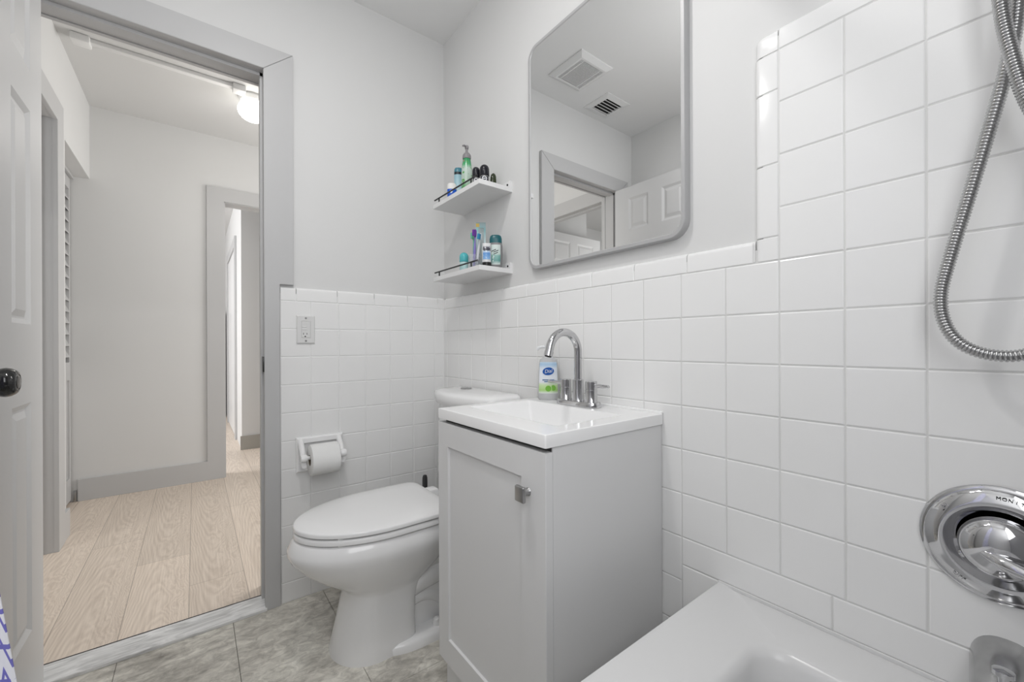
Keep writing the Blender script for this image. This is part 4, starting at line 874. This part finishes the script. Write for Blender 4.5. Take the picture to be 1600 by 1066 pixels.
# ================================================================== TUB, VALVE, SPOUT, HOSE, CURTAIN
TZ = 0.447; TY0, TY1 = -2.095, -1.331
tub = thing('bathtub', (-0.76, -1.7, 0), 'white bathtub in the near right corner against the tiled wall', 'bathtub')
def tr_(x0, x1, y0, y1, z, r): return rr2(x0, x1, y0, y1, z, r, 10)
m = MB(); X0, X1 = -1.525, -0.0008
m.loft([tr_(X0, X1, TY0, TY1-0.012, 0.0, 0.003), tr_(X0, X1, TY0, TY1-0.012, 0.36, 0.003), tr_(X0, X1, TY0, TY1-0.004, 0.40, 0.003), tr_(X0, X1, TY0, TY1, 0.425, 0.004), tr_(X0, X1, TY0, TY1-0.001, TZ-0.006, 0.004), tr_(X0, X1, TY0+0.001, TY1-0.006, TZ, 0.006), tr_(X0+0.004, X1-0.002, TY0+0.004, TY1-0.016, TZ+0.0005, 0.010), tr_(X0+0.01, X1-0.004, TY0+0.01, TY1-0.030, TZ-0.004, 0.016),
        tr_(X0+0.08, -0.110, TY0+0.055, TY1-0.130, TZ-0.006, 0.055), tr_(X0+0.09, -0.118, TY0+0.064, TY1-0.138, TZ-0.009, 0.055), tr_(X0+0.10, -0.127, TY0+0.074, TY1-0.147, TZ-0.022, 0.056), tr_(X0+0.12, -0.134, TY0+0.085, TY1-0.154, TZ-0.07, 0.06), tr_(X0+0.22, -0.158, TY0+0.11, TY1-0.178, TZ-0.27, 0.085), tr_(X0+0.30, -0.22, TY0+0.16, TY1-0.23, TZ-0.325, 0.12), tr_(X0+0.5, -0.4, TY0+0.24, TY1-0.31, TZ-0.335, 0.08)], cap0=True, cap1=True)
m.build('tub_shell', tub_m, tub, smooth=45)
m = MB(); m.lathe([(0.0, 0), (0.028, 0), (0.028, 0.003), (0.0, 0.004)], (-0.42, -1.72, TZ-0.3345), n=24); m.build('drain', chrome_m, tub)
m = MB(); m.box(-0.006, 0.0, TY0, TY1-0.004, TZ-0.006, TZ+0.003, 0.002); m.build('caulk_bead', tub_m, tub)

VC = Vector((0, -1.759, 0.693)); VR = 0.0885
vv = thing('shower_valve', tuple(VC), 'round chrome tub valve with lever handle on the tile wall', 'shower valve')
m = MB(); m.lathe([(VR-0.004, -0.0003), (VR, 0.003), (VR-0.001, 0.0065), (VR-0.004, 0.0085), (VR-0.0065, 0.0088), (VR-0.008, 0.0105), (VR-0.011, 0.0125), (VR-0.022, 0.0175), (VR-0.026, 0.0185), (VR-0.029, 0.0178), (VR-0.031, 0.0155), (VR-0.036, 0.009), (0.046, 0.0045), (0.040, 0.003), (0.036, 0.004), (0.034, 0.010), (0.030, 0.011)], VC, (-1, 0, 0), 72, cap=False); pl_ = m.build('escutcheon', chrome_m, vv, smooth=35)
def wall_mtx(y, z, x, rot=0.0):   # text on the x=0 wall, read from inside the room
    return Matrix.Translation((x, y, z)) @ Matrix(((0, 0, -1, 0), (-1, 0, 0, 0), (0, 1, 0, 0), (0, 0, 0, 1))) @ Matrix.Rotation(rot, 4, 'Z')
m = MB()
def rim_text(txt, size, deg, rad, flip=False, d=0.0158):
    a = math.radians(deg); y = VC.y-rad*math.sin(a); z = VC.z+rad*math.cos(a)
    text_bm(m, txt, size, wall_mtx(y, z, VC.x-d, -a+(PI if flip else 0)), 0.0006)
rim_text('H', 0.010, -52, VR-0.016)
m.build('rim_letter', dull_chrome, pl_, smooth=0); m = MB()
rim_text('OFF', 0.009, -145, VR-0.016, True)
m.build('rim_word', dull_chrome, pl_, smooth=0)
m = MB(); letters = 'MONITOR'
for i, ch in enumerate(letters):
    a = math.radians(-1+4.6*i); y = VC.y-(VR-0.0155)*math.sin(a); z = VC.z+(VR-0.0155)*math.cos(a)
    text_bm(m, ch, 0.0070, wall_mtx(y, z, VC.x-0.0162, -a), 0.0006)
m.build('rim_inscription', black_m, pl_, smooth=0)
m = MB(); m.lathe([(0.036, 0.0055), (0.043, 0.008), (0.044, 0.020), (0.043, 0.024)]+[(0.043*math.cos(a), 0.024+0.020*math.sin(a)) for a in [PI/2*i/8 for i in range(1, 8)]]+[(0.0, 0.044)], VC, (-1, 0, 0), 48)
hd = m.build('handle', chrome_m, vv, smooth=50)
m = MB(); a0 = VC+Vector((-0.040, 0.016, -0.006)); a1 = VC+Vector((-0.052, -0.11, -0.038))
m.tube([a0+(a1-a0)*k+Vector((-0.012*math.sin(PI*k), 0, 0)) for k in [i/10 for i in range(11)]], 0.01, 16, rad=[0.004, 0.0085, 0.010, 0.0095, 0.0085, 0.008, 0.008, 0.0085, 0.009, 0.009, 0.005]); m.build('lever', chrome_m, hd, smooth=60)
for ang in (35, 215):
    a = math.radians(ang); m = MB(); m.lathe([(0.0, 0), (0.0055, 0), (0.0055, 0.002), (0.004, 0.003), (0, 0.003)], VC+Vector((-0.0055, 0.048*math.cos(a)*-1, 0.048*math.sin(a))), (-1, 0, 0), 16); m.build('screw', chrome_m, pl_)

sp_o = thing('tub_spout', (0, -1.765, 0.505), 'worn chrome tub spout low on the tile wall above the tub', 'tub spout')
m = MB(); rings = []
for k in range(13):
    t = k/12; x = 0.001-0.13*t; w = 0.039-0.010*t; h = 0.047-0.020*t; zc_ = 0.506-0.030*t*t
    rings.append([(x, -1.765+w*math.copysign(abs(math.cos(a))**0.85, math.cos(a)), zc_+h*math.copysign(abs(math.sin(a))**0.85, math.sin(a))) for a in [2*PI*i/32 for i in range(32)]])
m.loft(rings); m.build('spout_body', dull_chrome, sp_o, smooth=60)
m = MB(); m.lathe([(0.0, 0), (0.006, 0), (0.006, 0.014), (0.011, 0.016), (0.011, 0.022), (0, 0.024)], (-0.085, -1.765, 0.525), n=20); m.build('diverter_knob', chrome_m, sp_o)

def catmull(P, n=14):
    P = [Vector(p) for p in P]; out = []
    for i in range(len(P)-1):
        p0, p1, p2, p3 = P[max(i-1, 0)], P[i], P[i+1], P[min(i+2, len(P)-1)]
        for k in range(n):
            t = k/n; out.append(0.5*((2*p1)+(p2-p0)*t+(2*p0-5*p1+4*p2-p3)*t*t+(3*p1-p0-3*p2+p3)*t**3))
    out.append(P[-1]); return out
hose_pts = [(-0.045, -1.800, 1.93), (-0.047, -1.787, 1.70), (-0.045, -1.779, 1.48), (-0.045, -1.769, 1.395), (-0.046, -1.752, 1.31), (-0.048, -1.733, 1.222), (-0.05, -1.713, 1.131), (-0.05, -1.7025, 1.073), (-0.05, -1.706, 1.030), (-0.05, -1.722, 0.998), (-0.05, -1.750, 0.981), (-0.052, -1.785, 0.982), (-0.056, -1.825, 1.010), (-0.060, -1.845, 1.07), (-0.064, -1.838, 1.16), (-0.066, -1.815, 1.25), (-0.067, -1.789, 1.32), (-0.067, -1.774, 1.395), (-0.066, -1.7635, 1.486), (-0.066, -1.760, 1.65), (-0.075, -1.765, 1.84), (-0.10, -1.79, 1.95)]
path = catmull(hose_pts, 40)
# resample to a constant step and corrugate
acc = [0.0]
for a, b in zip(path, path[1:]): acc.append(acc[-1]+(b-a).length)
pitch = 0.0046; sub = 6; step = pitch/sub; res = []; rad = []; i = 0; nst = int(acc[-1]/step)
for k in range(nst):
    d = k*step
    while acc[i+1] < d: i += 1
    t = (d-acc[i])/(acc[i+1]-acc[i]); res.append(path[i]+(path[i+1]-path[i])*t)
    ph = (k % sub)/sub; rad.append(0.0070+0.0016*math.sin(PI*min(1, ph*1.15))**0.6 if ph*1.15 < 1 else 0.0070)
hs = thing('shower_hose', (-0.05, -1.76, 0.98), 'ribbed metal shower hose looping down the tile wall at the right', 'shower hose')
m = MB(); m.tube(res, 0.008, 12, rad=rad); m.build('hose', mat('hose_steel', (0.52, 0.52, 0.52), 0.22, 1.0, noise=0.05, nscale=60), hs, smooth=60)
m = MB(); m.lathe([(0.035, 0), (0.035, 0.004), (0.012, 0.010), (0.011, 0.10), (0, 0.10)], (PL, -1.80, 1.97), (-1, 0, 0), 24); m.lathe([(0.0, -0.05), (0.012, -0.05), (0.015, 0.0), (0.015, 0.03), (0, 0.03)], (-0.06, -1.80, 1.97), n=20); m.build('wall_arm', chrome_m, hs)
m = MB(); m.tube([(-0.10, -1.79, 1.94), (-0.11, -1.79, 2.02), (-0.15, -1.79, 2.10), (-0.17, -1.79, 2.12)], 0.013, 16, rad=[0.011, 0.013, 0.015, 0.03]); m.lathe([(0.0, 0), (0.04, 0), (0.042, 0.012), (0.02, 0.03), (0, 0.03)], (-0.185, -1.79, 2.105), (0.6, 0, 0.8), 24); m.build('hand_shower', chrome_m, hs)

cu_ = thing('shower_curtain', (-1.3, -1.36, 0.25), 'white shower curtain with blue zigzag print at the lower left edge', 'curtain')
bm = bmesh.new(); uvl = bm.loops.layers.uv.new('cloth'); nu, nz = 90, 70; grid = []
for j in range(nz+1):
    z = 0.28+(1.97-0.28)*j/nz; row = []
    xe = -1.0905+(0.811-z)*0.11 if z < 1.2 else -1.1333-(z-1.2)*0.06
    for i in range(nu+1):
        s = i/nu; x = xe-(xe+1.505)*s
        y = -1.295+0.026*math.sin(s*PI*11+0.6)*(0.5+0.5*min(1, s*6))+0.006*math.sin(z*5+s*9)
        row.append((bm.verts.new((x, y, z)), (s*0.95, z)))
    grid.append(row)
for j in range(nz):
    for i in range(nu):
        q = (grid[j][i], grid[j][i+1], grid[j+1][i+1], grid[j+1][i]); f = bm.faces.new([a[0] for a in q])
        for l, a in zip(f.loops, q): l[uvl].uv = a[1]
m = MB(); m.bm.free(); m.bm = bm
co = m.build('cloth', curtain_m, cu_, smooth=180)
sm = co.modifiers.new('thickness', 'SOLIDIFY'); sm.thickness = 0.0012
m = MB(); m.tube([(XL, -1.295, 2.0), (PL, -1.295, 2.0)], 0.0125, 16); m.build('curtain_rod', chrome_m, cu_)
for k in range(10):
    s = (k+0.5)/10; xk = -1.16-0.33*s; m = MB(); m.tube([(xk, -1.295+0.022*math.cos(a), 1.985+0.026*math.sin(a)) for a in [2*PI*i/16 for i in range(17)]], 0.0018, 6); m.build('ring', chrome_m, cu_)

for o in list(bpy.data.objects):
    if '_o' in o: del o['_o']
